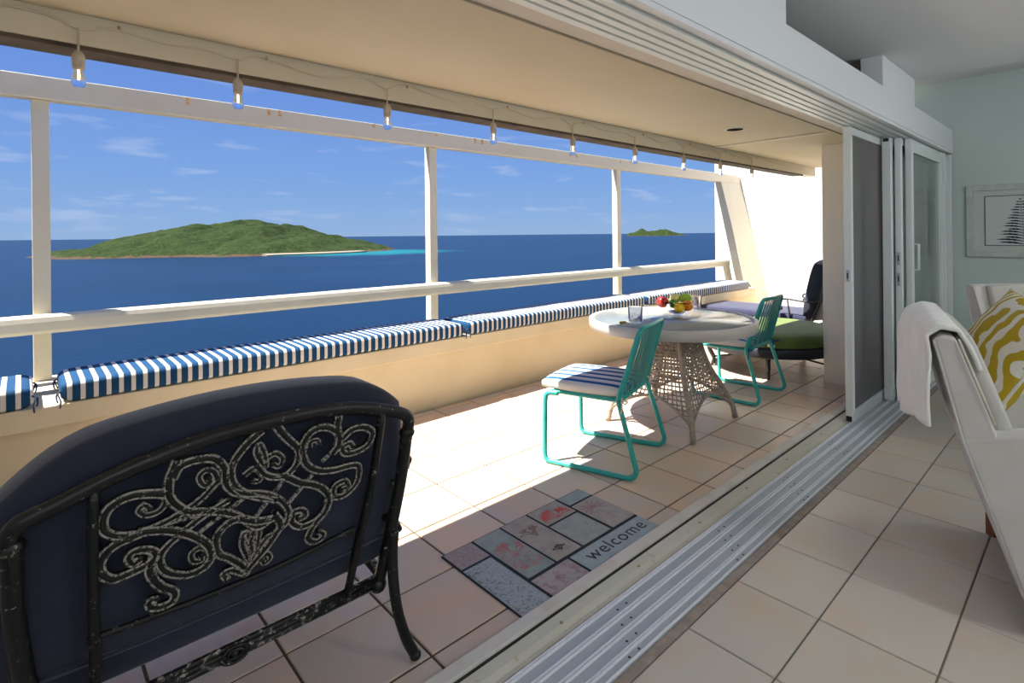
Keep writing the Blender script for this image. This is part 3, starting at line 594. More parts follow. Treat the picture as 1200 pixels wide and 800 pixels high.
MB().lathe([(0.001, 0.2875), (0.57, 0.2875), (0.602, 0.298), (0.617, 0.325), (0.611, 0.345), (0.619, 0.352), (0.608, 0.380), (0.575, 0.402), (0.48, 0.416), (0.001, 0.426)], 64).build('cushion', m_olive, ot)
box((-0.03, -0.002, -0.012), (0.03, 0.001, 0.012)).build('care_tag', mat('white_tag', (0.8, 0.8, 0.78), 0.8), ot, loc=(0.262, -0.572, 0.325)).rotation_euler = (0, 0, R(23))
for k in range(5):
    a = R(-68+72*k); d = Vector((math.cos(a), math.sin(a), 0))
    lg = MB().tube(curve([tuple(d*0.57+Vector((0, 0, 0.23))), tuple(d*0.575+Vector((0, 0, 0.17))), tuple(d*0.535+Vector((0, 0, 0.08))), tuple(d*0.55+Vector((0, 0, 0.02))), tuple(d*0.56+Vector((0, 0, 0.006)))], 4), [0.024]*4+[0.022]*4+[0.018]*4+[0.015]*4+[0.013], 8).build('leg', m_iron, ot)
    MB().tube([d*0.535+Vector((0, 0, 0.09)), Vector((0, 0, 0.165))], 0.009, 8).build('stretcher', m_iron, ot)
ch = empty('chaise_lounge', (0.45, 4.55, 0)); tag(ch, 'iron chaise lounge with navy cushions against the white end wall', 'chaise lounge')
def C_(x, y, z): return (x-0.45, y-4.55, z)
mb = MB()
for y in (4.22, 4.88): mb.tube([C_(-0.75, y, 0.30), C_(0.95, y, 0.30)], 0.018, 8)
for x in (-0.75, 0.1, 0.95): mb.tube([C_(x, 4.22, 0.30), C_(x, 4.88, 0.30)], 0.014, 8)
mb.build('seat_frame', m_iron, ch)
for x in (-0.7, 0.85):
    for y in (4.22, 4.88): MB().tube(curve([C_(x, y, 0.30), C_(x+0.02, y, 0.2), C_(x-0.01, y, 0.08), C_(x+0.03, y, 0.008)], 4), 0.018, 8).build('leg', m_iron, ch)
MB().cushion(C_(0.05, 4.55, 0.372), 0.86, 0.335, 0.055, 0.6, 8, 0.5, (25, 13), 0.06).build('seat_cushion', m_navy2, ch)
bk = MB().cushion((0, 0, 0), 0.34, 0.34, 0.085, 0.55, 6, 0.5, (17, 17), 0.22).build('back_cushion', m_navy, ch)
bk.location = C_(0.965, 4.55, 0.68); bk.rotation_euler = (0, R(-78), 0)
mb = MB(); mb.tube(curve([C_(0.93, 4.22, 0.30), C_(1.06, 4.22, 0.62), C_(1.14, 4.24, 0.93), C_(1.16, 4.40, 1.0), C_(1.16, 4.70, 1.0), C_(1.14, 4.86, 0.93), C_(1.06, 4.88, 0.62), C_(0.93, 4.88, 0.30)], 5), 0.016, 8); mb.build('back_frame', m_iron, ch)
for y in (4.17, 4.93):
    MB().tube(curve([C_(0.64, y, 0.52), C_(0.61, y, 0.505), C_(0.615, y, 0.475), C_(0.645, y, 0.468), C_(0.66, y, 0.49), C_(0.64, y, 0.505)][::-1]+[C_(0.60, y, 0.54), C_(0.63, y, 0.575), C_(0.72, y, 0.588), C_(0.87, y, 0.575), C_(1.04, y+(0.05 if y < 4.5 else -0.05), 0.57)], 5), 0.011, 8).build('arm', m_iron, ch)
    MB().tube([C_(0.72, y, 0.585), C_(0.74, y+(0.05 if y < 4.5 else -0.05), 0.30)], 0.010, 8).build('arm_post', m_iron, ch)

# ------------------------------------------------------------------ black cast chair in the foreground
def chipped(name='chipped_black_iron', lo=0.765, sc=60):
    m = bpy.data.materials.new(name); m.use_nodes = True; t = m.node_tree; b = t.nodes['Principled BSDF']
    tc = N(t, 'ShaderNodeTexCoord'); n = N(t, 'ShaderNodeTexNoise'); n.inputs['Scale'].default_value = sc; n.inputs['Detail'].default_value = 8; n.inputs['Roughness'].default_value = 0.7; t.links.new(tc.outputs['Object'], n.inputs['Vector'])
    g = N(t, 'ShaderNodeNewGeometry'); ad = N(t, 'ShaderNodeMath', operation='MULTIPLY_ADD'); ad.inputs[1].default_value = 0.55; t.links.new(g.outputs['Pointiness'], ad.inputs[0]); 
    ml = N(t, 'ShaderNodeMath', operation='MULTIPLY'); ml.inputs[1].default_value = 0.75; t.links.new(n.outputs['Fac'], ml.inputs[0]); t.links.new(ml.outputs[0], ad.inputs[2])
    r = ramp(t, [(lo, 0.0), (lo+0.03, 1.0)]); t.links.new(ad.outputs[0], r.inputs[0])
    x = N(t, 'ShaderNodeMixRGB'); x.inputs[1].default_value = (0.006, 0.006, 0.006, 1); x.inputs[2].default_value = (0.34, 0.31, 0.27, 1); t.links.new(r.outputs[0], x.inputs[0]); t.links.new(x.outputs[0], b.inputs['Base Color'])
    b.inputs['Roughness'].default_value = 0.40; b.inputs['Metallic'].default_value = 0.0; b.inputs['Specular IOR Level'].default_value = 0.4
    bu = N(t, 'ShaderNodeBump'); bu.inputs['Strength'].default_value = 0.3; bu.inputs['Distance'].default_value = 0.002; t.links.new(n.outputs['Fac'], bu.inputs['Height']); t.links.new(bu.outputs[0], b.inputs['Normal'])
    return m
m_blk = chipped(); m_blk2 = chipped('worn_black_iron', 0.655, 130)
BO = (1.58, -1.52, 0.0)
bc = empty('cast_iron_chair', BO); tag(bc, 'black cast metal lounge chair with navy cushions, seen from behind', 'chair')
def bkp(y, z, off=0.0): return Vector((0.226*(z-0.27)+off, y, z))
mid = -0.005
toprail = [(-0.430, 0.700), (-0.432, 0.745), (-0.418, 0.778), (-0.36, 0.800), (-0.26, 0.835), (-0.12, 0.864), (0.0, 0.872), (0.12, 0.872), (0.24, 0.858), (0.34, 0.828), (0.405, 0.800), (0.428, 0.775), (0.430, 0.745), (0.425, 0.700)]
MB().tube(curve([bkp(y, z) for y, z in toprail], 6), 0.0175, 12, flat=(1.0, 1.0)).build('top_rail', m_blk, bc)
for sg in (-1, 1):
    y = 0.428*sg
    MB().tube(curve([bkp(y, 0.735), bkp(y*0.995, 0.60), bkp(y*0.965, 0.45), bkp(y*0.93, 0.33), bkp(y*0.905, 0.25), bkp(y*0.90, 0.235)], 6), [0.018]*31, 10).build('back_post', m_blk, bc)
    MB().sphere(bkp(y, 0.735), 0.0235, 12, 8, (1, 1, 0.8)).build('knuckle', m_blk, bc); MB().sphere(bkp(y*0.90, 0.245), 0.026, 12, 8).build('knuckle', m_blk, bc)
    P = [bkp(y*0.965, 0.42, 0.012), bkp(y*0.965, 0.34, 0.020), Vector((0.035, y*0.975, 0.25)), Vector((0.040, y*1.0, 0.16)), Vector((0.050, y*1.05, 0.075)), Vector((0.062, y*1.10, 0.022))]
    MB().tube(curve(P, 6), 0.0165, 10).sphere((0.064, y*1.105, 0.0175), 0.0172, 10, 8, (1.1, 1.1, 1)).build('rear_leg', m_blk, bc)
    P = [Vector((-0.55, y*1.02, 0.30)), Vector((-0.57, y*1.05, 0.20)), Vector((-0.56, y*1.08, 0.10)), Vector((-0.60, y*1.14, 0.022))]
    MB().tube(curve(P, 6), 0.0165, 10).sphere((-0.602, y*1.145, 0.0175), 0.0172, 10, 8, (1.1, 1.1, 1)).build('front_leg', m_blk, bc)
    MB().tube(curve([bkp(y*0.99, 0.56, -0.01), Vector((-0.10, y*1.07, 0.60)), Vector((-0.32, y*1.12, 0.595)), Vector((-0.50, y*1.14, 0.57)), Vector((-0.57, y*1.14, 0.52)), Vector((-0.54, y*1.13, 0.48)), Vector((-0.50, y*1.13, 0.50))], 6), 0.015, 10, flat=(1.3, 0.8)).build('arm', m_blk, bc)
    MB().tube(curve([Vector((-0.46, y*1.135, 0.58)), Vector((-0.50, y*1.12, 0.45)), Vector((-0.53, y*1.06, 0.30))], 5), 0.013, 8).build('arm_post', m_blk, bc)
    MB().tube([Vector((-0.004, y*0.92, 0.272)), Vector((-0.54, y*1.0, 0.29))], 0.016, 8).build('side_rail', m_blk, bc)
    yb, yb2, zt = (0.338, 0.284, 0.828) if sg > 0 else (-0.306, -0.296, 0.817)
    MB().tube(curve([bkp(yb, zt), bkp(yb*0.8+yb2*0.2, 0.6), bkp(yb*0.3+yb2*0.7, 0.40), bkp(yb2, 0.265)], 5), 0.0135, 8, flat=(0.8, 1.2)).build('back_bar', m_blk, bc)
MB().tube(curve([bkp(0.42, 0.60, 0.0), bkp(0.445, 0.612, -0.01), bkp(0.452, 0.632, -0.015)], 4), 0.010, 8).sphere(bkp(0.452, 0.634, -0.015), 0.0135, 10, 8).build('arm_knob', m_blk, bc)
MB().tube(curve([bkp(0.395, 0.46, -0.02), bkp(0.435, 0.43, -0.03), bkp(0.462, 0.385, -0.035)], 4), 0.011, 8).build('arm_scroll', m_blk, bc)
MB().tube([Vector((-0.55, -0.44, 0.295)), Vector((-0.55, 0.44, 0.295))], 0.016, 8).build('front_rail', m_blk, bc)
br = MB()
for dz in (-0.0155, 0.0, 0.0155): br.tube([bkp(-0.40, 0.258+dz), bkp(0.40, 0.258+dz)], 0.0095, 8)
lb = br.build('lower_rail', m_blk, bc)
md = MB(); c0 = bkp(-0.02, 0.258, 0.014)
for r_ in (0.024, 0.013): md.tube([c0+Vector((0.003, r_*1.35*math.cos(q), r_*0.85*math.sin(q))) for q in [i*2*math.pi/20 for i in range(20)]], 0.0045, 6, closed=True)
md.sphere(c0, 0.010, 10, 6); md.build('medallion', m_blk, lb)
MB().tube(curve([bkp(-0.315, 0.462), bkp(-0.1, 0.452), bkp(0.1, 0.455), bkp(0.29, 0.478)], 6), 0.0075, 8).build('cross_bar', m_blk, bc)
SCR = {'s1': [(-0.162, 0.835), (-0.176, 0.785), (-0.17, 0.741), (-0.136, 0.7), (-0.089, 0.682), (-0.032, 0.648), (0.015, 0.597), (0.051, 0.606)], 's1a': [(-0.182, 0.76), (-0.203, 0.769), (-0.244, 0.778), (-0.277, 0.767), (-0.29, 0.741), (-0.286, 0.712), (-0.261, 0.691), (-0.221, 0.684), (-0.169, 0.694), (-0.115, 0.72), (-0.079, 0.755)], 's1b': [(-0.182, 0.76), (-0.181, 0.737), (-0.195, 0.721), (-0.217, 0.722), (-0.229, 0.737), (-0.22, 0.746), (-0.209, 0.733)], 's2': [(-0.224, 0.683), (-0.271, 0.673), (-0.292, 0.649), (-0.292, 0.618), (-0.27, 0.593), (-0.234, 0.595), (-0.203, 0.603), (-0.196, 0.619), (-0.21, 0.636), (-0.235, 0.643), (-0.245, 0.631), (-0.236, 0.614), (-0.225, 0.62)], 's2b': [(-0.199, 0.614), (-0.206, 0.579), (-0.186, 0.534), (-0.158, 0.505), (-0.161, 0.481), (-0.184, 0.478), (-0.202, 0.488), (-0.204, 0.504), (-0.19, 0.503)], 's3': [(-0.231, 0.687), (-0.18, 0.671), (-0.134, 0.641), (-0.098, 0.603), (-0.084, 0.568), (-0.095, 0.541), (-0.13, 0.535), (-0.17, 0.559), (-0.187, 0.589), (-0.183, 0.619), (-0.156, 0.644), (-0.113, 0.672), (-0.053, 0.697)], 's3b': [(-0.084, 0.572), (-0.106, 0.594), (-0.125, 0.587), (-0.121, 0.565), (-0.105, 0.559), (-0.104, 0.572)], 's4': [(-0.17, 0.791), (-0.156, 0.817), (-0.123, 0.823), (-0.089, 0.814), (-0.066, 0.783), (-0.061, 0.744), (-0.035, 0.709), (0.024, 0.685), (0.067, 0.652), (0.091, 0.612), (0.087, 0.582), (0.062, 0.562)], 's4b': [(-0.075, 0.747), (-0.087, 0.78), (-0.105, 0.79), (-0.117, 0.777), (-0.107, 0.754), (-0.093, 0.754), (-0.096, 0.767)], 's5': [(0.051, 0.606), (0.014, 0.614), (-0.032, 0.639), (-0.063, 0.627), (-0.076, 0.601), (-0.069, 0.563), (-0.044, 0.538), (-0.013, 0.502), (-0.01, 0.482), (-0.038, 0.502), (-0.055, 0.499), (-0.045, 0.48)], 's5b': [(0.055, 0.616), (0.072, 0.578), (0.045, 0.533), (0.007, 0.493), (-0.006, 0.472)], 's5c': [(0.001, 0.491), (0.021, 0.498), (0.043, 0.51), (0.054, 0.493), (0.042, 0.483), (0.031, 0.498)], 's6': [(0.074, 0.717), (0.114, 0.684), (0.156, 0.662), (0.189, 0.63), (0.199, 0.596), (0.173, 0.557), (0.13, 0.551), (0.102, 0.575), (0.105, 0.602), (0.127, 0.6), (0.137, 0.581), (0.12, 0.578)], 's7': [(0.044, 0.862), (0.071, 0.822), (0.103, 0.78), (0.102, 0.741), (0.074, 0.717), (0.032, 0.731), (0.006, 0.764)], 's7b': [(0.012, 0.857), (-0.022, 0.829), (-0.048, 0.791), (-0.05, 0.754), (-0.032, 0.716), (0.007, 0.684), (0.057, 0.656)], 's7c': [(-0.022, 0.749), (-0.001, 0.76), (0.017, 0.745), (0.014, 0.723), (-0.002, 0.728)], 's7d': [(0.029, 0.78), (0.049, 0.785), (0.066, 0.766), (0.059, 0.747), (0.044, 0.757)], 's7e': [(0.026, 0.758), (0.004, 0.799), (0.009, 0.82), (0.022, 0.793), (0.027, 0.769)], 's8': [(0.196, 0.74), (0.213, 0.765), (0.202, 0.803), (0.164, 0.825), (0.131, 0.817), (0.114, 0.782), (0.128, 0.732), (0.162, 0.702), (0.207, 0.689), (0.254, 0.687), (0.278, 0.674), (0.277, 0.63), (0.244, 0.602), (0.212, 0.609), (0.212, 0.639), (0.24, 0.645), (0.25, 0.626), (0.233, 0.622)], 's8c': [(0.134, 0.774), (0.135, 0.79), (0.153, 0.79), (0.159, 0.774)], 's9': [(0.206, 0.846), (0.204, 0.814), (0.219, 0.778), (0.244, 0.794), (0.279, 0.794), (0.309, 0.771), (0.302, 0.739), (0.273, 0.725), (0.235, 0.728), (0.224, 0.749), (0.243, 0.756), (0.254, 0.743)], 's10': [(0.197, 0.611), (0.193, 0.575), (0.161, 0.541), (0.149, 0.508), (0.172, 0.488), (0.192, 0.5), (0.179, 0.516)], 'd1': [(-0.156, 0.644), (-0.062, 0.698)], 'd2': [(-0.116, 0.629), (-0.009, 0.69)], 'd3': [(0.006, 0.614), (0.078, 0.705)], 'd4': [(0.084, 0.622), (0.149, 0.691)], 'd5': [(-0.196, 0.682), (-0.095, 0.678)], 'd6': [(0.172, 0.721), (0.196, 0.74)], 'l1': [(0.006, 0.507), (-0.016, 0.561), (-0.01, 0.593), (0.008, 0.543)], 'l2': [(0.008, 0.514), (0.005, 0.573), (0.021, 0.599), (0.02, 0.547)], 'l3': [(0.012, 0.512), (0.034, 0.548), (0.052, 0.557), (0.036, 0.518)]}
for k, v in SCR.items():
    thin = k[0] == 'd' or k in ('s1b', 's3b', 's4b', 's5c', 's7c', 's7d', 's8c'); leaf = k[0] == 'l' or k == 's7e'
    P = curve([bkp(y, z, 0.0) for y, z in v], 6, leaf); n = len(P); r0 = 0.0055 if k[0] == 'd' else (0.0078 if thin or leaf else 0.0108)
    curl = v[-1] if k[0] == 's' else None
    mb = MB()
    # ridged bar: two raised beads and a groove
    mb.tube(P, [r0*(1.0 if leaf or k[0] == 'd' else (1.0-0.25*(i/n))) for i in range(n)], 8, closed=leaf)
    if curl and not leaf: mb.sphere(bkp(v[-1][0], v[-1][1], 0.003), 0.0085 if not thin else 0.0070, 10, 6)
    ob = mb.build('lattice_bar' if k[0] == 'd' else ('leaf' if leaf else 'scroll'), m_blk if k[0] != 'd' else m_blk2, bc)
    if k[0] != 'd':
        nv_ = Vector((1, 0, -0.226)).normalized()
        for sg in (-1, 1):
            Q = []
            for i in range(n):
                t_ = (P[(i+1) % n] if (i < n-1 or leaf) else P[i])-(P[i-1] if (i > 0 or leaf) else P[i])
                Q.append(P[i]+t_.normalized().cross(nv_)*(sg*r0*0.80*(1-0.25*i/n))+nv_*(r0*0.62))
            MB().tube(Q, 0.0029 if not thin else 0.0022, 6, closed=leaf).build('edge_bead', m_blk2, ob)
# cushions
def backfn(x, y, z, u, v):
    h = max(0.0, (u+1)/2); zz = 0.615+x+h*(0.055*(1-(y/0.47)**2)-0.10*max(0.0, (abs(y)-0.28)/0.2)**2)
    p = bkp(y, zz, -0.105-z-0.02*h*h); return tuple(p)
MB().cushion((0, -0.010, 0), 0.265, 0.470, 0.085, 0.55, 7, 0.5, (23, 31), 0.10, backfn).build('back_cushion', m_navy, bc)
MB().tube(curve([bkp(y, z, -0.022) for y, z in [(-0.40, 0.40), (-0.2, 0.385), (0.1, 0.385), (0.405, 0.40)]], 5), 0.005, 6).build('piping', m_navy, bc)
MB().cushion((-0.30, -0.005, 0.37), 0.29, 0.425, 0.065, 0.7, 8, 0.5, (17, 21), 0.05).build('seat_cushion', m_navy, bc)

# ------------------------------------------------------------------ doormat
dm = empty('doormat', (1.50, -0.27, 0)); tag(dm, 'welcome doormat printed with coral and palm panels', 'doormat')
MB().box((-0.253, -0.42, 0.001), (0.255, 0.422, 0.006)).build('backing', m_black, dm, 0.002)
def pan(name, x0, x1, y0, y1, c, c2, sc=30, lo=0.4, hi=0.7):
    return box((x0-1.50, y0+0.27, 0.006), (x1-1.50, y1+0.27, 0.0078)).build('panel', mat('mat_'+name, c, 0.95, var=(sc, c2, lo, hi), bump=(600, 0.3, 0.001)), dm)
p_hex = pan('pinkish', 1.254, 1.382, -0.683, -0.543, (0.40, 0.35, 0.34), (0.33, 0.27, 0.28), 60)
p_cor = pan('teal_grey', 1.254, 1.606, -0.530, -0.386, (0.31, 0.36, 0.34), (0.25, 0.29, 0.27), 20)
p_she = pan('speckled_blue', 1.397, 1.752, -0.685, -0.548, (0.36, 0.41, 0.44), (0.22, 0.23, 0.27), 90, 0.5, 0.75)
p_sea = pan('beige', 1.254, 1.606, -0.374, -0.227, (0.40, 0.36, 0.32), (0.33, 0.29, 0.25), 22)
p_red = pan('beige', 1.254, 1.391, -0.214, -0.025, (0.40, 0.36, 0.32), (0.33, 0.29, 0.25), 22)
p_gry = pan('grey', 1.405, 1.606, -0.214, -0.030, (0.37, 0.38, 0.36), (0.30, 0.31, 0.28), 25)
p_sml = pan('blue_grey', 1.254, 1.336, -0.010, 0.147, (0.33, 0.38, 0.38), (0.28, 0.32, 0.32), 25)
p_pal = pan('pink_beige', 1.350, 1.606, -0.012, 0.147, (0.42, 0.37, 0.34), (0.36, 0.31, 0.29), 22)
p_wel = pan('pale_blue', 1.625, 1.752, -0.318, 0.148, (0.36, 0.42, 0.44), (0.30, 0.36, 0.38), 25)
p_pnk = pan('rose', 1.625, 1.752, -0.533, -0.332, (0.43, 0.37, 0.37), (0.33, 0.25, 0.26), 40, 0.5, 0.7)
BOUND = [None]
def branch(mb, p, ang, ln, depth, r, rnd):
    q = (p[0]+math.cos(ang)*ln, p[1]+math.sin(ang)*ln)
    bd = BOUND[0]
    if bd and not (bd[0]+0.003 < q[0] < bd[1]-0.003 and bd[2]+0.003 < q[1] < bd[3]-0.003): return
    nx, ny = -math.sin(ang)*r, math.cos(ang)*r
    z = 0.0083+(len(mb.v) % 997)*3e-7
    mb.add([(p[0]+nx, p[1]+ny, z), (p[0]-nx, p[1]-ny, z), (q[0]-nx*0.8, q[1]-ny*0.8, z), (q[0]+nx*0.8, q[1]+ny*0.8, z)], [(0, 1, 2, 3)])
    if depth:
        for _ in range(2 if depth % 2 else 3): branch(mb, q, ang+rnd.uniform(-0.55, 0.55), ln*rnd.uniform(0.65, 0.9), depth-1, r*0.85, rnd)
m_coral = mat('coral_red_print', (0.62, 0.10, 0.09), 0.95); m_coral2 = mat('coral_pink_print', (0.50, 0.16, 0.16), 0.95); m_ink = mat('brown_print', (0.24, 0.17, 0.14), 0.95); m_ink2 = mat('dark_print', (0.05, 0.05, 0.055), 0.95); m_pk = mat('rose_line_print', (0.33, 0.20, 0.21), 0.95)
def art(p, m, fn, seed):
    cx = [v.co.x for v in p.data.vertices]; cy = [v.co.y for v in p.data.vertices]; BOUND[0] = (min(cx), max(cx), min(cy), max(cy))
    mb = MB(); fn(mb, random.Random(seed)); mb.build('printed_motif', m, p); BOUND[0] = None
def loc2(x, y): return (x-1.50, y+0.27)
art(p_red, m_coral, lambda mb, rd: [branch(mb, loc2(1.375, -0.12), math.pi+a, 0.024, 5, 0.0016, rd) for a in (-1.2, -0.8, -0.4, 0, 0.4, 0.8, 1.2)], 3)
art(p_cor, m_coral2, lambda mb, rd: [branch(mb, loc2(1.46, -0.46), math.pi+a, 0.030, 5, 0.0013, rd) for a in (-1.2, -0.9, -0.5, -0.15, 0.15, 0.5, 0.9, 1.2, 2.2, -2.2, 2.7, -2.7, 1.7, -1.7)], 5)
art(p_sea, m_ink, lambda mb, rd: [branch(mb, loc2(1.42, -0.30), math.pi+a, 0.026, 4, 0.0035, rd) for a in (-0.4, 0, 0.4)], 9)
art(p_sea, m_ink2, lambda mb, rd: [branch(mb, loc2(1.565, -0.30), math.pi+a, 0.012, 4, 0.0028, rd) for a in (-0.6, 0, 0.6)], 12)
def palm(mb, rd):
    c = loc2(1.43, 0.06)
    for k in range(9):
        a = math.pi+(-1.9+k*0.47); P = [c]
        for s in range(5):
            p = P[-1]; a2 = a+0.12*s*(1 if k > 4 else -1); P.append((p[0]+0.013*math.cos(a2), p[1]+0.013*math.sin(a2)))
        for s in range(5): branch(mb, P[s], math.atan2(P[s+1][1]-P[s][1], P[s+1][0]-P[s][0]), 0.0135, 0, 0.0026, rd); branch(mb, P[s+1], math.atan2(P[s+1][1]-P[s][1], P[s+1][0]-P[s][0])+0.9, 0.012, 0, 0.0012, rd); branch(mb, P[s+1], math.atan2(P[s+1][1]-P[s][1], P[s+1][0]-P[s][0])-0.9, 0.012, 0, 0.0012, rd)
    branch(mb, c, 0.05, 0.15, 0, 0.0022, rd)
art(p_pal, m_pk, palm, 2)
def hexes(mb, rd):
    for i in range(5):
        for j in range(5):
            cx, cy = 1.270+0.024*i, -0.668+0.026*j+(0.013 if i % 2 else 0)
            if cy > -0.555: continue
            for s in range(6):
                a = s*math.pi/3; p = loc2(cx+0.012*math.cos(a), cy+0.012*math.sin(a)); branch(mb, p, a+math.pi*2/3, 0.012, 0, 0.0009, rd)
art(p_hex, m_pk, hexes, 1)
art(p_pnk, m_pk, lambda mb, rd: [branch(mb, loc2(1.735, -0.50+0.045*k), math.pi+0.3*(-1)**k, 0.022, 4, 0.0012, rd) for k in range(4)], 4)
art(p_she, m_ink2, lambda mb, rd: [branch(mb, loc2(1.41+rd.random()*0.33, -0.684+0.11*rd.random()**2.5), rd.uniform(0, 6.28), 0.005, 1, 0.0010, rd) for _ in range(160)], 6)
fc = bpy.data.curves.new('welcome', 'FONT'); fc.body = 'welcome'; fc.size = 0.115; fc.space_character = 1.10; fc.extrude = 0.0003
fo = bpy.data.objects.new('tmp_text', fc); COL.objects.link(fo); bpy.context.view_layer.update()
tm = bpy.data.meshes.new_from_object(fo.evaluated_get(bpy.context.evaluated_depsgraph_get())); bpy.data.objects.remove(fo)
tm.materials.clear(); tm.materials.append(m_ink2)
xs_ = [v.co.x for v in tm.vertices]; sc_ = 0.375/(max(xs_)-min(xs_))
for v in tm.vertices: v.co = ((v.co.x-min(xs_))*sc_, v.co.y*sc_, v.co.z)
lt = bpy.data.objects.new('lettering', tm); COL.objects.link(lt); lt.parent = p_wel; lt.location = (1.708-1.50, -0.268+0.27, 0.0083); lt.rotation_euler = (0, 0, R(90))

# ------------------------------------------------------------------ indoor armchairs
m_linen = mat('grey_linen', (0.60, 0.57, 0.53), 0.9, var=(6, (0.54, 0.51, 0.47), 0.4, 0.7), bump=(300, 0.2, 0.002), sheen=0.2)
m_quilt = mat('quilted_grey', (0.52, 0.50, 0.45), 0.9, bump=(45, 0.6, 0.006), sheen=0.2)
m_throw = mat('white_throw', (0.84, 0.83, 0.79), 0.95, var=(9, (0.78, 0.76, 0.71), 0.4, 0.7), bump=(70, 0.35, 0.006), sheen=0.3)
m_wood = mat('reddish_wood', (0.26, 0.085, 0.035), 0.4, var=(12, (0.17, 0.05, 0.02), 0.4, 0.7))
def ikat():
    m = bpy.data.materials.new('mustard_damask'); m.use_nodes = True; t = m.node_tree; b = t.nodes['Principled BSDF']; b.inputs['Roughness'].default_value = 0.85
    tc = N(t, 'ShaderNodeTexCoord'); mpp = N(t, 'ShaderNodeMapping'); mpp.inputs['Scale'].default_value = (1, 1, 0.7); t.links.new(tc.outputs['Object'], mpp.inputs[0])
    wv = N(t, 'ShaderNodeTexWave'); wv.wave_type = 'RINGS'; wv.inputs['Scale'].default_value = 5.4; wv.inputs['Distortion'].default_value = 9.0; wv.inputs['Detail'].default_value = 1.5; wv.inputs['Detail Scale'].default_value = 1.4
    t.links.new(mpp.outputs[0], wv.inputs['Vector']); r = ramp(t, [(0.52, (0.46, 0.32, 0.010)), (0.60, (0.74, 0.70, 0.60))]); t.links.new(wv.outputs['Fac'], r.inputs[0]); t.links.new(r.outputs[0], b.inputs['Base Color'])
    n = N(t, 'ShaderNodeTexNoise'); n.inputs['Scale'].default_value = 300; bu = N(t, 'ShaderNodeBump'); bu.inputs['Strength'].default_value = 0.15; bu.inputs['Distance'].default_value = 0.002; t.links.new(n.outputs['Fac'], bu.inputs['Height']); t.links.new(bu.outputs[0], b.inputs['Normal'])
    return m
m_ikat = ikat()
m_pipe = mat('cream_piping', (0.70, 0.66, 0.54), 0.8)
def armchair(loc, rz, label, W=0.75):
    """local +x = forward (away from the terrace), y from 0 (near side) to W (far side); origin at near rear foot"""
    c = empty('armchair', loc, rz); tag(c, label, 'armchair', 'grey linen armchairs indoors')
    # side panels with arms
    for y0, y1 in ((-0.03, 0.06), (W-0.06, W+0.03)):
        pr_ = [(0.005, 0.14), (0.70, 0.14), (0.76, 0.60), (0.74, 0.665), (0.60, 0.675), (0.10, 0.69), (-0.155, 0.63)]
        MB().prism(pr_, 1, y0, y1).build('arm', m_linen, c, 0.012)
    # raked back
    MB().prism([(0.0, 0.14), (0.07, 0.14), (-0.06, 0.66), (-0.165, 0.965), (-0.20, 0.975), (-0.228, 0.955), (-0.15, 0.62)], 1, -0.028, W+0.028).build('back', m_linen, c, 0.012)
    MB().tube([(0.004, -0.031, 0.145), (-0.148, -0.031, 0.62), (-0.224, -0.031, 0.95)], 0.004, 6).build('piping', m_linen, c)
    MB().tube([(-0.158, -0.0315, 0.962), (-0.065, -0.0315, 0.69)], 0.004, 6).build('piping', m_pipe, c)
    box((0.02, 0.06, 0.16), (0.70, W-0.06, 0.32)).build('seat_base', m_linen, c, 0.01)
    MB().cushion((0.40, W/2, 0.395), 0.36, W/2-0.065, 0.075, 0.6, 8, 0.5, (15, 15), 0.05).build('seat_cushion', m_linen, c)
    def q(x, y, z, u, v):   # back pad leaning on the back
        return (-0.055-0.33*(x-0.0)+0.055+z*1.0+0.0, y, 0.68+x)
    MB().cushion((0, W/2, 0), 0.285, W/2-0.035, 0.035, 0.5, 8, 0.5, (15, 15), 0.08, lambda x, y, z, u, v: (-0.045-0.335*x+z, y, 0.69+x)).build('back_pad', m_quilt, c)
    for x in (0.04, 0.66):
        for y in (0.03, W-0.03):
            MB().prism([(-0.028, 0), (0.0, -0.028), (0.028, 0), (0.0, 0.028)], 2, 0.001, 0.15).build('leg', m_wood, c, 0.004, loc=(x, y, 0))
    return c
A1 = R(15)
ac = armchair((2.946, 0.411, 0), A1, 'grey linen armchair with a white throw over its back')
ac2 = armchair((2.69, 2.47, 0), R(-40), 'grey linen armchair farther back, before the far wall')
# throw over the first chair's back
th = empty('throw_blanket', (2.946, 0.411, 0), A1); tag(th, 'white knitted throw hanging over the armchair back', 'throw')
def thr(a, b):
    # a: across the chair 0..1, b: from the outside hem over the top to the inside hem
    y = 0.02+0.70*a
    hx = -0.225-0.055*a; hz = 0.655-0.13*a
    path = [(hx, hz), (hx-0.006, hz+0.08), (hx-0.006, hz+0.17), (hx-0.004, 0.90), (-0.240-0.02*a, 0.965), (-0.205, 0.992), (-0.160, 0.985), (-0.128, 0.93), (-0.100, 0.85)]
    s = b*(len(path)-1); i = min(int(s), len(path)-2); t = s-i; x = path[i][0]*(1-t)+path[i+1][0]*t; z = path[i][1]*(1-t)+path[i+1][1]*t
    k = max(0, 1-b*2.2)
    x += -k*abs(0.020*math.sin(a*7+0.5)+0.010*math.sin(a*17)); z += k*0.015*math.sin(a*9)
    near = max(0, 1-a*5)
    y += near*(-0.05)*(1 if b < 0.75 else 0.3)
    return (x, y, z)
tw = MB().grid(thr, 40, 40).build('cloth', m_throw, th)
sd = tw.modifiers.new('thickness', 'SOLIDIFY'); sd.thickness = 0.014; sd.offset = 1
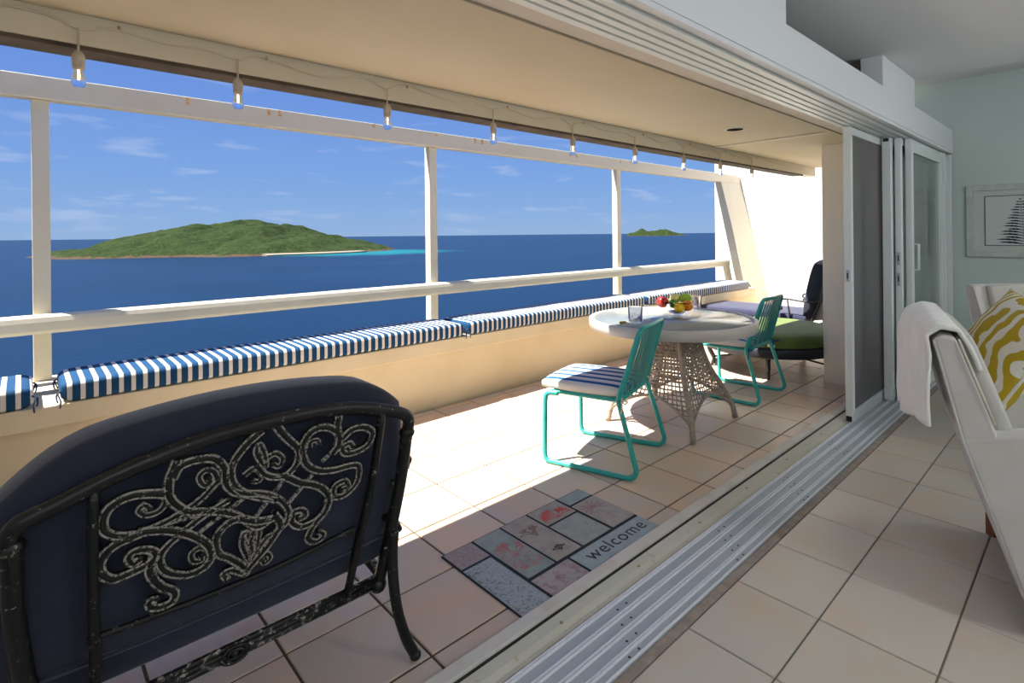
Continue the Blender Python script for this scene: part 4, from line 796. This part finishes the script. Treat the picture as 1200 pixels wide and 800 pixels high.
def pillow(loc, rot, s, label):
    p = empty('throw_pillow', loc); p.rotation_euler = rot; tag(p, label, 'pillow', 'mustard damask pillows on the armchairs')
    MB().cushion((0, 0, 0), s, s, 0.095, 0.03, 2.2, 0.62, (25, 25), -0.06).build('cover', m_ikat, p)
    ring = []
    for i in range(48):
        q = i/48*4; e = int(q); f = 2*(q-e)-1
        u, v = [(f, -1), (1, f), (-f, 1), (-1, -f)][e]
        ring.append((u*math.sqrt(1+0.06*v*v)*s, v*math.sqrt(1+0.06*u*u)*s, 0))
    MB().tube(ring, 0.0065, 6, closed=True).build('piping', m_pipe, p)
pillow((2.835, 0.925, 0.815), (R(10), R(-60), A1), 0.255, 'mustard and cream patterned pillow on the near armchair')
pillow((2.965, 2.66, 0.80), (R(-6), R(-66), R(-40)), 0.225, 'mustard and cream patterned pillow on the far armchair')

# ------------------------------------------------------------------ fern picture
fp = empty('fern_picture', (2.66, 4.60, 1.41)); tag(fp, 'framed dark fern print on the far wall', 'picture')
def frame_ring(x0, x1, z0, z1, wd, y0, y1):
    mb = MB(); mb.box((x0, y0, z0), (x0+wd, y1, z1)); mb.box((x1-wd, y0, z0), (x1, y1, z1)); mb.box((x0+wd, y0, z0), (x1-wd, y1, z0+wd)); mb.box((x0+wd, y0, z1-wd), (x1-wd, y1, z1)); return mb
m_pf = mat('pale_frame', (0.55, 0.60, 0.56), 0.6, var=(20, (0.46, 0.50, 0.46), 0.4, 0.7))
frame_ring(-0.43, 0.43, -0.335, 0.335, 0.055, -0.03, -0.0015).build('frame', m_pf, fp, 0.004)
box((-0.376, -0.010, -0.281), (0.376, -0.002, 0.281)).build('mount', mat('mount_board', (0.56, 0.60, 0.56), 0.9), fp)
box((-0.29, -0.012, -0.225), (0.29, -0.0102, 0.225)).build('paper', mat('print_paper', (0.60, 0.64, 0.62), 0.9), fp)
m_fern = mat('fern_ink', (0.015, 0.018, 0.04), 0.9)
frame_ring(-0.296, 0.296, -0.231, 0.231, 0.006, -0.0135, -0.0102).build('border', m_fern, fp)
mb = MB()
mb.add([(-0.02, -0.0135, -0.222), (-0.016, -0.0135, -0.222), (-0.044, -0.0135, 0.205), (-0.046, -0.0135, 0.205)], [(0, 1, 2, 3)])
fern = mb.build('fern_stem', m_fern, fp)
for k in range(17):
    z = -0.215+k*0.0255; t = k/16; ln = 0.20*(1-t)**0.8*(0.85+0.15*math.sin(k*2.2))+0.012; xb = -0.018-0.027*t
    for sg in (-1, 1):
        n = 9; up_ = []; dn = []
        for i in range(n+1):
            f = i/n; x = xb+sg*ln*f; zc = z+ln*0.28*f-0.10*ln*f*f*2; hw = 0.0085*math.sin(math.pi*min(1, f*0.92+0.06))*(1.15 if i % 2 else 0.8)*(1-0.4*t); up_.append((x, -0.0135, zc+hw)); dn.append((x, -0.0135, zc-hw))
        m2 = MB(); m2.add(up_+dn, [(i, i+1, n+2+i, n+1+i) for i in range(n)]); m2.build('frond', m_fern, fp)
